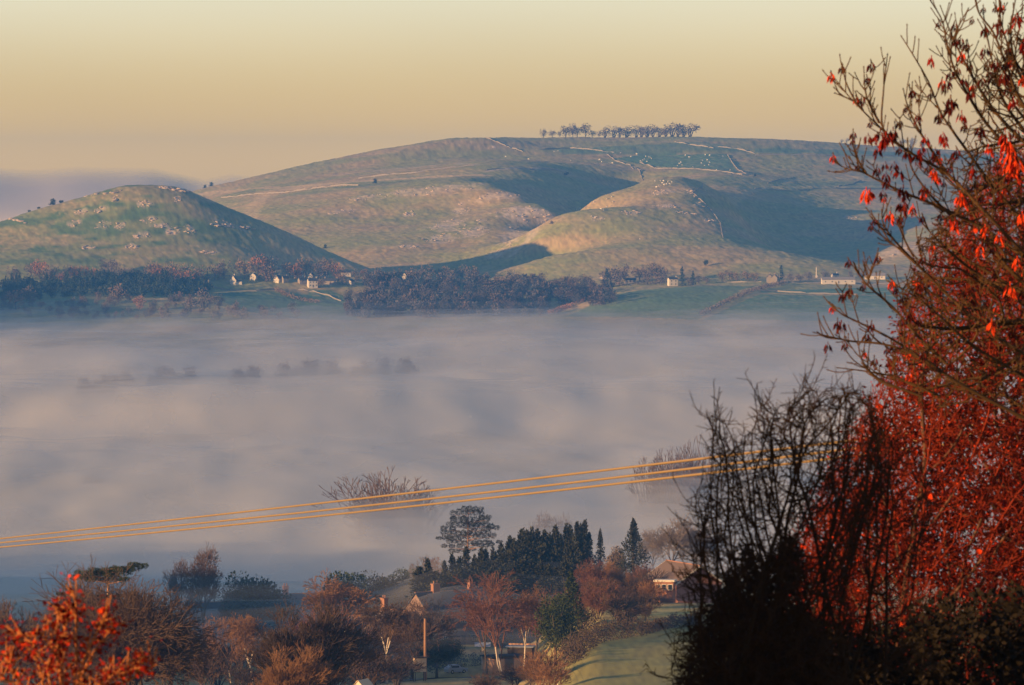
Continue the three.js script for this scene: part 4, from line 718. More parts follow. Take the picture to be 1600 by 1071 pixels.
// field hedge, fence, road, outbuildings
const nearLine = (l) => { const r = []; for (let i = 0; i < l.length; i += 2) r.push(onLand(l[i], l[i + 1])); return r; };
soft('hedge_dark', .085, .06, .045, { side: THREE.DoubleSide });
function nearHedge(label, l, h, w, m, per, size) { const pts = nearLine(l), o = pts[0].clone(), e = new THREE.Mesh(hedgeGeo(Math.round(l[0]), pts.map((p) => p.clone().sub(o)), h, w, per, size), m); e.name = numbered('hedge'); e.position.copy(o); e.castShadow = e.receiveShadow = true; scene.add(e); tag(e, label, 'hedge'); }
nearHedge('dark thick hedge along the top of the sunlit field', [884, 915, 900, 932, 935, 950, 970, 962, 1005, 972], 3.6, 3.4, M.hedge_dark, 420, .24);
nearHedge('thinner brown hedge continuing right above the sunlit field', [1005, 972, 1050, 985, 1100, 995], 2.2, 2.4, M.hedge_dark, 380, .22);
nearHedge('dark garden hedge in front of the long slate house', [668, 1100, 700, 1098, 735, 1100, 765, 1104], 2.2, 1.8, M.leaf_yew, 300, .2);
nearHedge('brown roadside hedge at the left of the lane', [540, 1030, 590, 1035, 640, 1045], 2.0, 1.8, M.leaf_brown, 300, .2);
{ const pts = [[886, 960], [884, 930], [880, 900], [876, 870], [872, 845]].map(([u, d]) => onLand(u, d)), t = thing('wire_fence', 'low fence of sunlit posts down the left edge of the field', 'fence', pts[0]); for (const p of pts) part('post', new THREE.CylinderGeometry(.09, .11, 1.7, 7).translate(p.x - pts[0].x, p.y - pts[0].y + .7, p.z - pts[0].z), M.birch_bark, t); for (const hgt of [.5, 1.0, 1.4]) for (let i = 0; i + 1 < pts.length; i++) { const b = new Build(), q = (p) => [p.x - pts[0].x, p.y - pts[0].y + hgt, p.z - pts[0].z]; b.tube(q(pts[i]), q(pts[i + 1]), .012, .012, 4); part('rail', b.geo(), M.bark, t); } }
{ const p = onLand(664, 1030), h = heightTo(p, 664, 967), t = thing('utility_pole', 'tall sunlit wooden pole standing by the lane', 'pole', p); part('shaft', new THREE.CylinderGeometry(.24, .32, h + .6, 10).translate(0, h / 2 - .3, 0), M.pine_bark, t); part('step', box(.5, .06, .06, .1, h * .6, 0), M.bark, t); part('cap', new THREE.CylinderGeometry(.27, .27, .08, 10).translate(0, h, 0), M.bark, t); }
{ const p = onLand(655, 1018), t = thing('box_shed', 'pale sunlit box shed on legs beside the wooden pole', 'shed', p, .25); const y = heightTo(p, 655, 1050); part('wall', box(2.1, 2.4, 1.6, 0, y, 0), mat('pale_timber', .70, .50, .32), t); part('roof', box(2.3, .14, 1.9, 0, y + 2.4, 0), M.bark, t); for (const x of [-.9, .9]) for (const z of [-.65, .65]) part('leg', box(.12, y + .3, .12, x, -.3, z), M.bark, t); }
{ const p = onLand(712, 1078), t = thing('parked_car', 'bluish parked car in the shade beside the lane', 'car', p, .55), body = mat('car_paint', .40, .43, .52, { roughness: .35 });
  const s = new THREE.Shape(); s.moveTo(-2, .35); s.lineTo(2, .35); s.lineTo(2.05, .8); s.lineTo(1.0, .95); s.lineTo(-1.9, 1.0); s.lineTo(-2.05, .75); s.closePath();
  const c = new THREE.Shape(); c.moveTo(1.0, .94); c.lineTo(.25, 1.5); c.lineTo(-1.3, 1.52); c.lineTo(-1.9, .98); c.closePath();
  part('body', new THREE.ExtrudeGeometry(s, { depth: 1.6, bevelSize: .08, bevelThickness: .08, bevelSegments: 2 }).translate(0, 0, -.8), body, t); part('cabin', new THREE.ExtrudeGeometry(c, { depth: 1.3, bevelSize: .05, bevelThickness: .06, bevelSegments: 2 }).translate(0, .02, -.65), body, t);
  part('windscreen', new THREE.PlaneGeometry(1.25, .82).rotateY(Math.PI / 2).rotateZ(.66).translate(.72, 1.26, 0), glass, t); for (const z of [-.74, .74]) part('side_window', box(1.5, .38, .03, -.5, 1.06, z), glass, t);
  for (const x of [-1.25, 1.25]) for (const z of [-.8, .8]) { const w = part('wheel', new THREE.CylinderGeometry(.33, .33, .2, 16).rotateX(Math.PI / 2).translate(x, .33, z), mat('tyre', .02, .02, .02), t); part('rim', new THREE.CylinderGeometry(.19, .19, .22, 10).rotateX(Math.PI / 2).translate(x, .33, z), white, w); }
  for (const z of [-.6, .6]) part('headlight', box(.06, .14, .3, 2.08, .66, z), white, t); }
{ const p = onLand(772, 1072), t = thing('brick_outbuilding', 'brick outbuilding with a glowing sunlit end wall and a dark opening', 'outbuilding', p, .5); part('wall', merge(box(2.2, 3.9, .3, -.1, -.5, 2.0), box(.3, 3.9, 4, -1.2, -.5, 0), box(.3, 3.9, 4, 5.2, -.5, 0), box(6.4, 3.9, .3, 2, -.5, -1.9), box(2.3, 3.9, .3, 4.2, -.5, 2.0)), mat('warm_brick', .62, .34, .18), t); part('roof', box(7.4, .22, 4.7, 2, 3.45, 0), slate, t); part('fascia', box(7.4, .3, .1, 2, 3.2, 2.35), M.bark, t); }
{ const p = onLand(814, 1092), t = thing('flat_shed', 'shed with a flat bluish roof and orange edge right of the outbuilding', 'shed', p, -.2); const y = heightTo(p, 814, 1011); part('wall', box(4.6, y + .4, 3, 0, -.4, 0), M.bark, t); part('roof', box(5.4, .16, 3.8, 0, y, 0).rotateX(.0), mat('blue_felt', .30, .34, .42), t); part('edge', box(5.4, .35, .1, 0, y + .1, -1.95), mat('warm_brick', .5, .3, .2), t); }
{ const p = onLand(754, 1090), t = thing('gate_shelter', 'small pitched shelter on a lit post left of the outbuilding', 'shelter', p); const y = heightTo(p, 754, 1010); part('post', box(.42, y, .42, 0, 0, 0), M.birch_bark, t); part('roof', prism(3.0, .7, 2.6, 0, y - .02, 0), mat('blue_felt', .3, .34, .42), t); }
{ const p = onLand(566, 700), y = heightTo(p, 566, 1063), t = thing('pale_shed', 'pale shed whose sunlit gable tip shows at the bottom edge', 'shed', p, 1.2); part('wall', merge(box(3, y - 1.2 + .4, 2.2, 0, -.4, 0), prism(2.98, 1.2, 2.2, 0, y - 1.2, 0)), white, t); for (const s of [1, -1]) { const g = slab(3.2, 1.75, .06, 0, 0, 0, Math.atan2(1.2, 1.1)); if (s < 0) g.rotateY(Math.PI); part('roof', g.translate(0, y + .02, 0), mat('pale_timber', .6, .45, .3), t); } }
{ // the lane, a strip of wet tarmac laid on the ground
  const P = [], I = [], c = [[560, 1016], [620, 1030], [680, 1045], [740, 1052], [800, 1050], [850, 1040]]; let k = 0;
  for (let i = 0; i + 1 < c.length; i++) for (let j = 0; j < 12; j++) { const f = j / 12, u = lerp(c[i][0], c[i + 1][0], f), d = lerp(c[i][1], c[i + 1][1], f); for (let s = 0; s <= 6; s++) { const q = onLand(u, d - 8 + s * 16 / 6); P.push(q.x, q.y + .25, q.z); } if (k) for (let s = 0; s < 6; s++) { const a = (k - 1) * 7 + s; I.push(a, a + 1, a + 7, a + 1, a + 8, a + 7); } k++; }
  const g = new THREE.BufferGeometry(); g.setAttribute('position', new THREE.Float32BufferAttribute(P, 3)); g.setIndex(I); g.computeVertexNormals();
  const m = new THREE.Mesh(g, mat('tarmac', .10, .10, .115, { roughness: .7, side: THREE.DoubleSide })); m.name = 'road'; m.receiveShadow = true; scene.add(m); tag(m, 'narrow bluish lane crossing the bottom of the village', 'road', null, 'structure');
}
// large trees at the lower left
T('oak_tree', 'broad brown leafless oak crown at the lower left', 208, 872, 610, bigOak, { crown: M.twig_brown, wide: 1.15, turn: 150.5 });
T('oak_tree', 'second bare crown filling the left side of the broad oak', 130, 905, 640, domed, { crown: M.twig_brown, wide: 1.0 });
T('oak_tree', 'lower bare crown at the right edge of the broad oak', 268, 930, 650, domed, { crown: M.twig_brown, wide: .9 });
{ const p = onLand(167, 622), h = heightTo(p, 167, 878), r = rng(501), L = [], q = (u, v) => { const w = at(u, v, 622); return [(w.x - p.x) / h, (w.y - p.y) / h]; };
  for (const [u, v, w, hh] of [[150, 898, 60, 12], [172, 894, 60, 12], [195, 889, 34, 9], [215, 884, 22, 7], [128, 902, 26, 8], [168, 906, 60, 7], [165, 933, 50, 3], [115, 936, 30, 4], [98, 930, 10, 3], [132, 944, 24, 3], [190, 932, 20, 3]]) { const [x, y] = q(u, v), n = Math.max(3, Math.round(w / 6)); for (let i = 0; i < n; i++) L.push([x + (i / (n - 1) - .5) * w * px(622) / h, y + (r() - .5) * .012, (r() - .5) * w * px(622) / h * .6, .022, hh * px(622) / h * .5, .026]); }
  const B = new Build(); B.tube([0, -.02, 0], [.004, .6, 0], .013, .010, 8); B.tube([.004, .6, 0], [.0, .95, 0], .010, .006, 7); for (const c of L) if (r() < .6) B.tube([0, Math.max(.3, c[1] - .03), 0], [c[0], c[1] - .006, c[2]], .003, .0012, 4);
  const t = thing('pine_tree', 'flat-topped pine with an orange trunk rising through the oak crown', 'tree', p); t.scale.setScalar(h); part('trunk', B.geo(), mat('orange_bark', .40, .20, .10), t); part('crown', clumps(502, L, 260, .009, { shape: .4, upward: .6 }), M.leaf_conifer, t); }
T('bare_tree', 'scrubby bare tree at the far left edge with a taller sprig', 22, 930, 660, bareA[1], { crown: M.twig_brown, wide: .7 });
T('bare_tree', 'scrubby bare tree right of the far left one', 62, 950, 670, bareA[2], { crown: M.twig_brown, wide: .9 });
T('bare_tree', 'low bare thicket at the left edge behind the red leaves', -10, 945, 640, bareA[0], { crown: M.twig_brown, wide: .9 });

// ---------------------------------------------------------------- cables, and the bushes close to the camera
{
  const bright = mat('cable', .26, .165, .07, { roughness: .5 });
  const L = [[842, 776.6 - 12.8, 716, 'topmost of the three golden cables slanting across the mist'], [848.5, 776.6, 729.5, 'middle of the three golden cables slanting across the mist'], [855.5, 785.5, 740, 'lowest of the three golden cables slanting across the mist']];
  for (const [v0, v1, v2, label] of L) {
    const P = [];
    for (let i = -5; i <= 17; i++) { const u = i * 110, f = u / 1105, d = 1 / lerp(1 / 132, 1 / 75, f); const v = v0 * (u - 700) * (u - 1105) / (700 * 1105) + v1 * u * (u - 1105) / (700 * (700 - 1105)) + v2 * u * (u - 700) / (1105 * (1105 - 700)); P.push(at(u, v, d)); }
    const o = P[8].clone(), g = new THREE.TubeGeometry(new THREE.CatmullRomCurve3(P.map((p) => p.clone().sub(o))), 140, .0165, 8), m = new THREE.Mesh(g, bright);
    m.name = numbered('overhead_cable'); m.position.copy(o); m.castShadow = true; scene.add(m); tag(m, label, 'cable', 'overhead cables');
  }
}
// space colonisation: twigs that grow into a region drawn as an outline in photo pixels, between two distances
function colonise(seed, outline, d0, d1, count, roots, { step = .06, reach = .6, kill = .075, tip = .0042, power = 2.4, spur = .6, spurLen = .09, leader = 0, cap = 9000 } = {}) {
  const r = rng(seed), poly = []; for (let i = 0; i < outline.length; i += 2) poly.push({ x: outline[i], z: outline[i + 1] });
  const us = poly.map((p) => p.x), vs = poly.map((p) => p.z), A = [];
  while (A.length < count) { const u = lerp(Math.min(...us), Math.max(...us), r()), v = lerp(Math.min(...vs), Math.max(...vs), r()); if (inside(poly, u, v)) { const p = at(u, v, lerp(d0, d1, r())); A.push({ p: [p.x, p.y, p.z], n: -1, q: 1e9 }); } }
  const N = roots.map((p) => ({ p, up: -1, kids: 0, r: 0 })); let fresh = N.map((_, i) => i);
  for (let it = 0; it < 90 && fresh.length; it++) {
    for (const a of A) if (a.q > kill) for (const i of fresh) { const b = N[i].p, q = Math.hypot(a.p[0] - b[0], a.p[1] - b[1], a.p[2] - b[2]); if (q < a.q) { a.q = q; a.n = i; } }
    const pull = new Map();
    for (const a of A) if (a.q > kill && (a.q < reach || it < 25)) { const b = N[a.n].p, l = a.q; let e = pull.get(a.n); if (!e) pull.set(a.n, e = [0, 0, 0]); for (let k = 0; k < 3; k++) e[k] += (a.p[k] - b[k]) / l; }
    fresh = [];
    for (const [i, e] of pull) { if (N[i].kids > 3) continue; const j = unit(r), dir = norm([e[0] + j[0] * .35, e[1] + j[1] * .35, e[2] + j[2] * .35]); N[i].kids++; fresh.push(N.length); N.push({ p: [0, 1, 2].map((k) => N[i].p[k] + dir[k] * step), up: i, kids: 0, r: 0, dir }); }
    if (N.length > cap) break;
  }
  const w = new Float64Array(N.length);
  for (let i = N.length - 1; i >= 0; i--) { if (!w[i]) w[i] = Math.pow(tip, power); N[i].r = Math.pow(w[i], 1 / power); if (N[i].up >= 0) w[N[i].up] += w[i]; }
  const thick = new Build(), fine = new Build();
  for (let i = 0; i < N.length; i++) if (N[i].up >= 0) {
    const b = N[N[i].up]; (N[i].r > .012 ? thick : fine).tube(b.p, N[i].p, Math.min(N[i].r * 1.15, b.r), N[i].r, N[i].r > .012 ? 6 : 4);
    if (r() < spur && N[i].r < .012) { const j = unit(r), d = norm([N[i].dir[0] * .6 + j[0], N[i].dir[1] * .6 + j[1] + .35, N[i].dir[2] * .6 + j[2]]), l = spurLen * (.4 + r()); fine.tube(N[i].p, N[i].p.map((x, k) => x + d[k] * l), tip, tip * .6, 3); }
  }
  for (let k = 0; k < leader; k++) {
    const q = N[Math.floor(r() * N.length)]; if (q.up < 0 || q.kids > 0) continue;
    let p = q.p, d = norm([q.dir[0], q.dir[1] + .5, q.dir[2]]); const n = 3 + Math.floor(r() * 4);
    for (let i = 0; i < n; i++) { const j = unit(r); d = norm([d[0] + j[0] * .18, d[1] + .1 + j[1] * .1, d[2] + j[2] * .18]); const e = p.map((x, a) => x + d[a] * .05); fine.tube(p, e, tip * (1.1 - .1 * i), tip, 4); if (r() < .7) { const s = unit(r), l = .02 + .05 * r(); fine.tube(e, e.map((x, a) => x + (s[a] + d[a] * .6) * l), tip * .9, tip * .6, 3); } p = e; }
  }
  return { thick: thick.geo(), fine: fine.geo(), nodes: N };
}
const rel = (g, o) => g.translate(-o.x, -o.y, -o.z);
const arr = (p) => [p.x, p.y, p.z];
const base = (u, d) => { const p = at(u, 300, d); p.y = ground(p.x, p.z) - .1; return p; };
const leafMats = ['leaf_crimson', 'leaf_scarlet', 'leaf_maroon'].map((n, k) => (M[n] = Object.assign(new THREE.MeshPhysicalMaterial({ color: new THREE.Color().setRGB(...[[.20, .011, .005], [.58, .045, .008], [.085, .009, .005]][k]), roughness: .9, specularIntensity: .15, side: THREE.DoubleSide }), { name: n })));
// one curled leaf, about 5 cm
const leafGeos = [0, 1, 2, 3].map((k) => {
  const r = rng(600 + k), P = [], I = [], n = 5; for (let i = 0; i <= n; i++) { const t = i / n, w = Math.sin(Math.PI * Math.pow(t, .8)) * .38, c = .18 * Math.sin(t * 3 + k), f = .12 + .1 * r(); P.push(-w, c + f * w, t, 0, c, t, w, c + f * w, t); if (i) { const a = (i - 1) * 3; for (const s of [0, 1]) I.push(a + s, a + s + 1, a + s + 3, a + s + 1, a + s + 4, a + s + 3); } }
  const g = new THREE.BufferGeometry(); g.setAttribute('position', new THREE.Float32BufferAttribute(P, 3)); g.setIndex(I); g.computeVertexNormals(); return g.scale(.055, .055, .055);
});
const scatterLeaves = (seed, nodes, n, size, pick, wide = .03) => { const r = rng(seed), B = new Build(), ok = nodes.filter(pick); for (let k = 0; k < n; k++) { const q = ok[Math.floor(r() * ok.length)].p, j = unit(r), d = norm([j[0], j[1] - .5, j[2]]), s = norm(cross(d, unit(r))), l = size * (.5 + r()); B.leaf([q[0] + j[0] * wide, q[1] + j[1] * wide, q[2] + j[2] * wide], d, s, l, l * .6); } return B.geo(); };

// the hawthorn: dark, tangled, on the left of the bushes
{
  const o = base(1250, 39), roots = [[1150, 1085], [1200, 1090], [1250, 1095], [1300, 1080], [1330, 1060]].map(([u, v], k) => arr(at(u, v, 38.6 + .3 * k)));
  const t = thing('hawthorn', 'dark tangled leafless hawthorn at the left of the near bushes', 'bush', o), Bt = new Build(); for (const p of roots) Bt.tube([o.x, o.y, o.z], p, .035, .025, 7);
  const edge = [1040, 1080, 1046, 1000, 1078, 950, 1050, 890, 1084, 840, 1074, 780, 1112, 730, 1098, 650, 1122, 640, 1150, 668, 1176, 690, 1186, 612, 1214, 650, 1240, 620, 1262, 580, 1282, 636, 1300, 596, 1342, 600, 1380, 650, 1400, 740, 1360, 820, 1330, 920, 1350, 1080];
  const g = colonise(701, edge, 37.7, 40.1, 3300, roots, { step: .05, reach: .5, kill: .058, tip: .003, spur: .95, spurLen: .10, power: 3, leader: 900 });
  const g3 = colonise(704, [1340, 1060, 1290, 900, 1330, 720, 1390, 640, 1440, 700, 1470, 800, 1430, 930, 1480, 1060], 38.6, 40.6, 520, [arr(at(1330, 1060, 39.4)), arr(at(1380, 1090, 39.8))], { step: .055, reach: .7, kill: .08, tip: .003, spur: .8, spurLen: .09, power: 3, leader: 200 });
  const g2 = colonise(702, [1120, 930, 1160, 850, 1200, 880, 1230, 820, 1262, 890, 1250, 950, 1300, 1000, 1320, 1080, 1056, 1080, 1080, 1000, 1100, 960], 38.2, 40.4, 2300, roots, { step: .045, reach: .4, kill: .055, tip: .003, spur: 1, spurLen: .07, power: 3 });
  part('trunk', rel(merge(Bt.geo(), g.thick, g2.thick, g3.thick), o), soft('thorn_bark', .04, .026, .016), t); part('twigs', rel(merge(g.fine, g2.fine, g3.fine), o), soft('thorn_twig', .04, .020, .010), t);
  const lf = part('foliage', rel(scatterLeaves(703, g2.nodes, 8000, .032, (q) => q.up >= 0), o), soft('thorn_leaf', .032, .019, .012, { side: THREE.DoubleSide }), t); lf.userData.kind = 'stuff';
}
// the red bush: beech hedge grown out, still in leaf, in full sun
{
  const o = base(1500, 54), roots = [[1400, 1085], [1470, 1090], [1540, 1085], [1610, 1080], [1680, 900]].map(([u, v], k) => arr(at(u, v, 53 + .4 * k)));
  const t = thing('beech_bush', 'large red-leaved bush glowing in the sun at the right edge', 'bush', o), Bt = new Build(); for (const p of roots) Bt.tube([o.x, o.y, o.z], p, .05, .035, 7);
  const g = colonise(711, [1240, 1080, 1220, 900, 1250, 810, 1310, 700, 1380, 590, 1410, 480, 1460, 380, 1520, 290, 1600, 210, 1680, 300, 1680, 1080], 51.8, 55, 8000, roots, { step: .06, reach: .6, kill: .07, tip: .0038, spur: 1.6, spurLen: .13, power: 2.7, cap: 17000 });
  part('trunk', rel(merge(Bt.geo(), g.thick), o), soft('beech_bark', .12, .06, .04), t); part('twigs', rel(g.fine, o), soft('beech_twig', .19, .026, .012), t);
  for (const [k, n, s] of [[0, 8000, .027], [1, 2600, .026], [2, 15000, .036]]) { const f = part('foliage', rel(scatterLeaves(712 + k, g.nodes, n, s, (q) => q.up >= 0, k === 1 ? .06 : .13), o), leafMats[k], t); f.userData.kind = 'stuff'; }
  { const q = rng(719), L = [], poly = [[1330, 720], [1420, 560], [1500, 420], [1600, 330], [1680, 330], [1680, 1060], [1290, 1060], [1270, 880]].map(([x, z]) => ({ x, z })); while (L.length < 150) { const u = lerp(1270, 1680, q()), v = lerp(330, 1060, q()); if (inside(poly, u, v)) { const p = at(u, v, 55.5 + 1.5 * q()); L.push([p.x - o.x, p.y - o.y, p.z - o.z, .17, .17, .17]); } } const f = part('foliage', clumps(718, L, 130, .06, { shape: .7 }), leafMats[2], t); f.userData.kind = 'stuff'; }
  const r = rng(720), ok = g.nodes.filter((q) => q.up >= 0);
  for (let k = 0; k < 120; k++) { const q = ok[Math.floor(r() * ok.length)].p, m = part('leaf', leafGeos[k % 4], leafMats[k % 3 === 2 ? 0 : 1], t); m.position.set(q[0] - o.x, q[1] - o.y, q[2] - o.z - .0); m.rotation.set(r() * 6, r() * 6, r() * 6); m.scale.setScalar(1 + .7 * r()); }
}
// evergreen growth low at the right, its shade put into the near-black leaf colour
{
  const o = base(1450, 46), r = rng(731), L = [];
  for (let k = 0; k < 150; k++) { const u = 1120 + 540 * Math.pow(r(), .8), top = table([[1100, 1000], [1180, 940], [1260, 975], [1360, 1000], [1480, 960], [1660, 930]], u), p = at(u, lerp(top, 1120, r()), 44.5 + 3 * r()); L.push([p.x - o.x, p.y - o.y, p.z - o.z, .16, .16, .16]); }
  const t = thing('ivy_thicket', 'thicket along the bottom right corner, shade painted into its black leaf colour', 'thicket', o); t.userData.kind = 'stuff';
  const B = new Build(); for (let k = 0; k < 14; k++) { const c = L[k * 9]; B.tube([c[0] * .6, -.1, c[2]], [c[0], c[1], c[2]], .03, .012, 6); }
  const st = part('stems', B.geo(), M.bark_dark, t); st.userData.kind = 'stuff'; part('foliage', clumps(732, L, 130, .05, { shape: .75 }), soft('shade_dark_ivy', .02, .015, .010, { side: THREE.DoubleSide }), t);
}
// the ash: upswept limbs with paired twigs and hanging bunches of keys
{
  const o = base(1700, 50), r = rng(741), limb = new Build(), fine = new Build(), t = thing('ash_tree', 'nearly bare ash with upswept paired twigs and hanging seed bunches', 'tree', o), tips = [];
  const LIMBS = [
    [50, 1299, 115, 1328, 152, 1372, 196, 1386, 209, 1417, 235, 1480, 272, 1532, 324, 1600, 397, 1690, 500], [50.2, 1387, 86, 1381, 140, 1380, 200, 1400, 222], [50, 1350, 106, 1354, 150, 1374, 192], [49.8, 1317, 102, 1322, 128, 1340, 165], [49.8, 1306, 146, 1336, 158],
    [50.4, 1409, 57, 1432, 94, 1452, 130, 1469, 173, 1490, 206, 1511, 235, 1553, 293, 1600, 345, 1690, 440], [50.6, 1451, -4, 1472, 31, 1480, 68, 1490, 104, 1506, 136, 1542, 193, 1595, 251, 1690, 340], [50.3, 1520, -20, 1530, 20, 1552, 50, 1574, 105, 1595, 157, 1690, 260], [50.5, 1513, 14, 1495, 48, 1484, 84],
    [49.6, 1273, 520, 1300, 527, 1328, 533, 1385, 539, 1440, 560, 1500, 600, 1690, 700], [49.8, 1297, 473, 1314, 490, 1338, 502, 1390, 528, 1440, 560], [50, 1336, 413, 1344, 430, 1354, 444, 1396, 481, 1432, 523, 1480, 570], [49.9, 1362, 418, 1356, 446], [50.3, 1378, 329, 1380, 348, 1390, 366, 1438, 418, 1485, 465, 1550, 520, 1690, 610], [50.1, 1404, 340, 1410, 366, 1428, 402],
    [50.2, 1328, 246, 1338, 262, 1354, 272, 1406, 298, 1469, 324, 1532, 355, 1600, 400], [50.2, 1337, 240, 1346, 258, 1354, 270], [50, 1322, 264, 1340, 267, 1354, 271], [50.1, 1362, 357, 1400, 385, 1430, 412], [50.4, 1412, 140, 1420, 170, 1440, 210, 1480, 270], [50.2, 1418, 220, 1424, 260, 1450, 300, 1500, 350],
    [50.8, 1560, -20, 1566, 40, 1590, 100, 1640, 160], [50.6, 1590, -20, 1580, 60, 1600, 130, 1660, 220], [50.4, 1540, 40, 1552, 100, 1570, 160, 1620, 230], [50.7, 1440, 240, 1500, 300, 1560, 400, 1640, 480], [50.1, 1390, 440, 1440, 470, 1520, 540, 1620, 600], [50.4, 1310, 575, 1350, 580, 1400, 590, 1470, 620], [49.9, 1340, 520, 1346, 560, 1370, 590, 1440, 620],
    [50.5, 1470, 10, 1490, 60, 1520, 120, 1560, 180, 1640, 260], [50.6, 1425, 330, 1470, 380, 1530, 430, 1640, 500],
  ];
  const budded = (pts, r0, r1) => { for (let i = 0; i + 1 < pts.length; i++) { const f = i / (pts.length - 1), g = (i + 1) / (pts.length - 1), a = lerp(r0, r1, f), b = lerp(r0, r1, g); (a > .011 ? limb : fine).tube(pts[i], pts[i + 1], a, b, 6); } const e = pts[pts.length - 1], q = pts[pts.length - 2], d = norm([0, 1, 2].map((k) => e[k] - q[k])); fine.tube(e, e.map((x, k) => x + d[k] * .018), r1 * 1.7, r1 * .6, 5); };
  const twig = (p, dir, len, rad, lv) => {
    const pts = [p]; let d = dir, q = p; const n = Math.max(3, Math.round(len / .05));
    for (let k = 0; k < n; k++) { const j = unit(r); d = norm([d[0] + j[0] * .1, d[1] + .16 + j[1] * .06, d[2] + j[2] * .1]); q = [0, 1, 2].map((i) => q[i] + d[i] * len / n); pts.push(q); if (lv > 0 && k > 0 && r() < .55) { const s = norm(cross(d, unit(r))); for (const m of [1, -1]) if (r() < .8) twig(q, norm([0, 1, 2].map((i) => d[i] * .7 + s[i] * m * .8)), len * (.3 + .3 * r()), rad * .7, lv - 1); } }
    budded(pts, rad, .0042); tips.push(q);
  };
  for (const [d0, ...uv] of LIMBS) {
    const pts = []; for (let i = 0; i < uv.length; i += 2) pts.push(at(uv[i], uv[i + 1], d0 + (uv[i] - 1300) / 400 * (r() - .3)));
    const c = new THREE.CatmullRomCurve3(pts), L = c.getLength(), n = Math.max(8, Math.round(L / .05)), P = c.getPoints(n).map(arr).reverse();
    const big = Math.min(.019, .007 + L * .007); budded(P, big, .0044);
    for (let k = 3; k < P.length - 2; k += 3) { if (r() < .25) continue; const d = norm([0, 1, 2].map((i) => P[k + 1][i] - P[k][i])), s = norm(cross(d, unit(r))), f = 1 - k / P.length; for (const m of [1, -1]) if (r() < .75) twig(P[k], norm([d[0] * .7 + s[0] * m * .7, d[1] * .7 + s[1] * m * .7 + .2, d[2] * .7 + s[2] * m * .7]), .1 + .3 * f * r() + .06,   .005 + .003 * f, f > .35 ? 1 : 0); }
  }
  const fill = colonise(742, [1430, 640, 1390, 520, 1420, 400, 1480, 300, 1520, 180, 1560, 60, 1600, -10, 1690, -10, 1690, 640], 50, 52.5, 1700, [[1700, 760], [1690, 500], [1700, 250]].map(([u, v]) => arr(at(u, v, 51.5))), { step: .07, reach: .6, kill: .09, tip: .0048, spur: .7, spurLen: .1 });
  const B = new Build(); B.tube([o.x, o.y, o.z], arr(at(1705, 500, 51.5)), .10, .06, 9); B.tube(arr(at(1705, 500, 51.5)), arr(at(1690, -60, 51.5)), .06, .03, 8); for (const [u, v] of [[1690, 500], [1690, 440], [1690, 340], [1690, 260], [1690, 610], [1690, 700], [1700, 760]]) B.tube(arr(at(1705, v + 60, 51.4)), arr(at(u, v, 50.6)), .04, .028, 6);
  part('trunk', rel(B.geo(), o), soft('ash_bark', .13, .10, .07), t); part('limbs', rel(merge(limb.geo(), fill.thick), o), soft('ash_limb', .07, .038, .017), t); part('twigs', rel(merge(fine.geo(), fill.fine), o), soft('ash_twig', .08, .042, .019), t);
  // bunches of keys: winged seeds hanging from a short stalk
  const bunches = [0, 1, 2].map((k) => { const q = rng(760 + k), Bn = new Build(); Bn.tube([0, 0, 0], [0, -.02, 0], .003, .003, 4); for (let i = 0; i < 16; i++) { const j = unit(q), d = norm([j[0] * .5, -1, j[2] * .5]), s = norm(cross(d, unit(q))); Bn.leaf([j[0] * .014, -.01 - .045 * q(), j[2] * .014], d, s, .05, .014); } return Bn.geo(); });
  const KEYS = [[1385, 205, 34, 2], [1376, 200, 30, 2], [1396, 198, 30, 2], [1357, 208, 22, 2], [1367, 210, 18, 2], [1372, 228, 22, 2], [1354, 292, 28, 1], [1360, 294, 24, 0], [1456, 86, 22, 2], [1479, 122, 28, 2], [1486, 148, 34, 2], [1519, 136, 26, 2], [1503, 172, 24, 2], [1435, 177, 20, 2], [1506, 118, 20, 2], [1532, 196, 24, 2], [1474, 206, 22, 2], [1417, 232, 24, 2], [1385, 268, 20, 2], [1398, 252, 22, 2], [1404, 260, 26, 2], [1412, 288, 30, 2], [1410, 310, 30, 2], [1459, 262, 24, 1], [1464, 268, 22, 1], [1391, 330, 22, 1], [1427, 318, 22, 1], [1408, 316, 18, 2], [1493, 340, 22, 2], [1503, 302, 28, 1], [1500, 298, 24, 1], [1574, 216, 36, 1], [1580, 232, 36, 1], [1571, 200, 30, 0], [1579, 250, 34, 1], [1586, 262, 30, 0], [1590, 242, 30, 1], [1532, 382, 22, 1], [1561, 362, 24, 1], [1579, 440, 30, 1], [1550, 498, 26, 1], [1294, 534, 20, 2], [1315, 500, 24, 2], [1446, 288, 22, 2], [1545, 225, 22, 1], [1584, 150, 24, 0], [1476, 208, 24, 0], [1384, 252, 18, 2], [1440, 226, 22, 0], [1434, 236, 26, 2], [1492, 346, 22, 1], [1483, 336, 24, 0], [1540, 350, 22, 1], [1598, 330, 28, 1], [1560, 300, 22, 0], [1520, 260, 22, 0], [1446, 210, 22, 2], [1462, 230, 24, 2], [1380, 296, 20, 2], [1590, 400, 24, 1], [1600, 60, 26, 2], [1560, 30, 22, 2], [1540, 70, 24, 2], [1570, 110, 26, 2], [1590, 20, 26, 2]];
  KEYS.forEach(([u, v, len, c], k) => { const p = at(u, v, 49.7 + .4 * r()), m = part('seed_bunch', bunches[k % 3], leafMats[c === 2 && k % 4 === 0 ? 0 : c], t); m.position.copy(p).sub(o); m.rotation.y = r() * 6; m.scale.setScalar(len * px(50) / .09); });
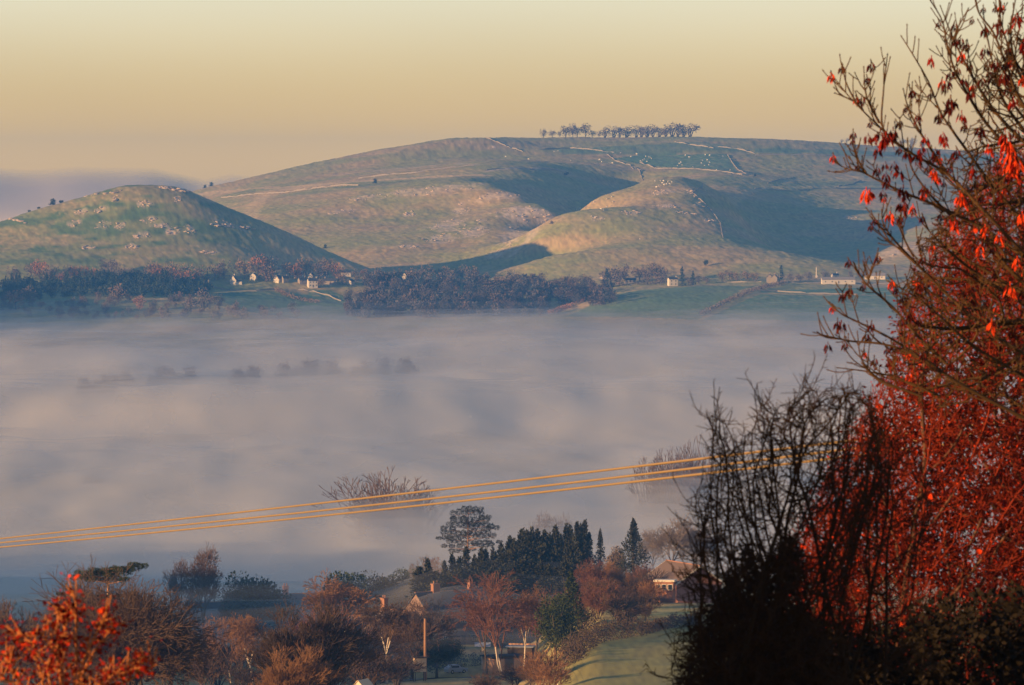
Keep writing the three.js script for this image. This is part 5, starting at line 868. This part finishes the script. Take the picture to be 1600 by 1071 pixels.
  tips.forEach((q, k) => { if (k % 6 || k > 1500) return; const m = part('seed_bunch', bunches[k % 3], leafMats[k % 5 === 0 ? 1 : k % 2 ? 0 : 2], t); m.position.set(q[0] - o.x, q[1] - o.y, q[2] - o.z); m.scale.setScalar(.7 + .6 * r()); });
}
// the low red-leaved bush at the bottom left
{
  const o = base(110, 30), r = rng(771), B = new Build(), t = thing('red_bush', 'bright red-leaved bush in the bottom left corner, out of focus', 'bush', o), ends = [];
  const stem = (uv, d, r0) => { const c = new THREE.CatmullRomCurve3(uv.map(([u, v]) => at(u, v, d - 12))), n = 14, P = c.getPoints(n).map(arr); for (let i = 0; i < n; i++) { B.tube(P[i], P[i + 1], lerp(r0, .0035, i / n), lerp(r0, .0035, (i + 1) / n), 6); if (i > 1) { const k = i > 9 ? 3 : 2; for (let e = 0; e < k; e++) { const j = unit(r), q = P[i].map((x, a) => x + (j[a] * .8 + (a === 1 ? .5 : 0)) * (.045 + .07 * r())); B.tube(P[i], q, .0045, .003, 4); ends.push(P[i].map((x, a) => lerp(x, q[a], .5)), q); } } } };
  for (const [uv, d] of [[[[70, 1120], [60, 1040], [30, 1000], [22, 990]], 42], [[[80, 1120], [74, 1050], [50, 1010], [28, 985]], 41.8], [[[95, 1120], [95, 1060], [100, 990], [106, 950]], 42.2], [[[110, 1120], [118, 1040], [118, 960], [119, 935]], 42], [[[100, 1120], [96, 1060], [84, 1020], [62, 985]], 41.9], [[[120, 1120], [122, 1060], [140, 1010], [160, 975], [168, 964]], 42], [[[120, 1120], [126, 1060], [160, 1000], [188, 972]], 42.3], [[[125, 1120], [150, 1080], [200, 1050], [232, 1020]], 42], [[[130, 1120], [160, 1085], [205, 1062], [246, 1038]], 42.1], [[[60, 1120], [40, 1080], [20, 1050], [4, 1020]], 42], [[[100, 1120], [92, 1040], [90, 960], [90, 946]], 42.1], [[[90, 1120], [70, 1090], [30, 1070], [-5, 1060]], 41.8], [[[130, 1120], [140, 1085], [170, 1060], [190, 1045]], 41.7]]) stem(uv, d, .009);
  for (const x of [-.32, -.1, .12, .3]) B.tube([o.x, o.y, o.z], [o.x + x, at(110, 1120, 30).y, o.z], .014, .010, 6);
  part('stems', rel(B.geo(), o), soft('red_stem', .40, .14, .05), t);
  for (let k = 0; k < 295; k++) { const q = ends[Math.floor(r() * ends.length)], m = part('leaf', leafGeos[k % 4], leafMats[[1, 0, 1, 1, 2, 0][k % 6]], t); m.position.set(q[0] - o.x + (r() - .5) * .03, q[1] - o.y + (r() - .5) * .03, q[2] - o.z + (r() - .5) * .05); m.rotation.set(r() * 6, r() * 6, r() * 6); m.scale.setScalar(.42 + .34 * r()); }
  const more = part('foliage', rel(scatterLeaves(772, ends.map((p) => ({ p })), 1700, .024, () => true, .04), o), leafMats[0], t); more.userData.kind = 'stuff';
}
// unseen holly and hedge, added left of the picture to shade the near bushes
{
  const p = new THREE.Vector3(-9, 0, -32.2); p.y = ground(p.x, p.z) - .1;
  const t = thing('shade_holly', 'unseen holly added outside the left edge to shade the hawthorn', 'tree', p), m = roundTree(781, { w: .62, n: 60, per: 90, size: .05, low: .02 }); t.scale.setScalar(5.2); part('trunk', m.trunk, M.bark, t); part('crown', m.crown, M.leaf_yew, t);
  const a = new THREE.Vector3(-8, 0, -36.2), b = new THREE.Vector3(-7.4, 0, -50); for (const q of [a, b]) q.y = ground(q.x, q.z);
  const e = new THREE.Mesh(hedgeGeo(782, [0, .25, .5, .75, 1].map((f) => a.clone().lerp(b, f).sub(a)), 3.2, 1.2, 280, .12), M.leaf_yew); e.name = numbered('hedge'); e.position.copy(a); e.castShadow = true; scene.add(e); tag(e, 'unseen hedge added outside the left edge to shade the foot of the red bush', 'hedge');
}
// a low bank of cloud along the horizon beyond the hills
{
  const P = [], C = [], I = [], nu = 240, nv = 10, D = 26000;
  for (let i = 0; i <= nu; i++) { const u = -3000 + i * 40; const bump = u < 290 ? 0 : smoothstep(u, 290, 420), topV = 262 + 9 * fbm(u / 110, 1, 4) + 14 * smoothstep(u, 200, 330) - 12 * Math.exp(-(((u - 375) / 30) ** 2)) + 8 * bump + (u > 500 ? 14 : 0); for (let j = 0; j <= nv; j++) { const f = j / nv, v = lerp(topV, 420, f), p = at(u, v, D - 900 * Math.sin(f * 2.6) - 40 * fbm(u / 60, f * 4 + 3, 3)); P.push(p.x, p.y, p.z); C.push(1, 1, 1, smoothstep(f, 0, .16)); } }
  for (let i = 0; i < nu; i++) for (let j = 0; j < nv; j++) { const a = i * (nv + 1) + j, b = a + nv + 1; I.push(a, a + 1, b, a + 1, b + 1, b); }
  const g = new THREE.BufferGeometry(); g.setAttribute('position', new THREE.Float32BufferAttribute(P, 3)); g.setAttribute('color', new THREE.Float32BufferAttribute(C, 4)); g.setIndex(I); g.computeVertexNormals();
  const m = new THREE.Mesh(g, Object.assign(new THREE.MeshStandardMaterial({ color: new THREE.Color().setRGB(.68, .57, .42), roughness: 1, vertexColors: true, transparent: true, side: THREE.DoubleSide }), { name: 'cloud' })); m.name = 'cloud_bank'; scene.add(m);
  tag(m, 'grey-mauve bank of cloud low on the horizon beyond the left hill', 'cloud', null, 'stuff');
}
renderer.render(scene, camera);
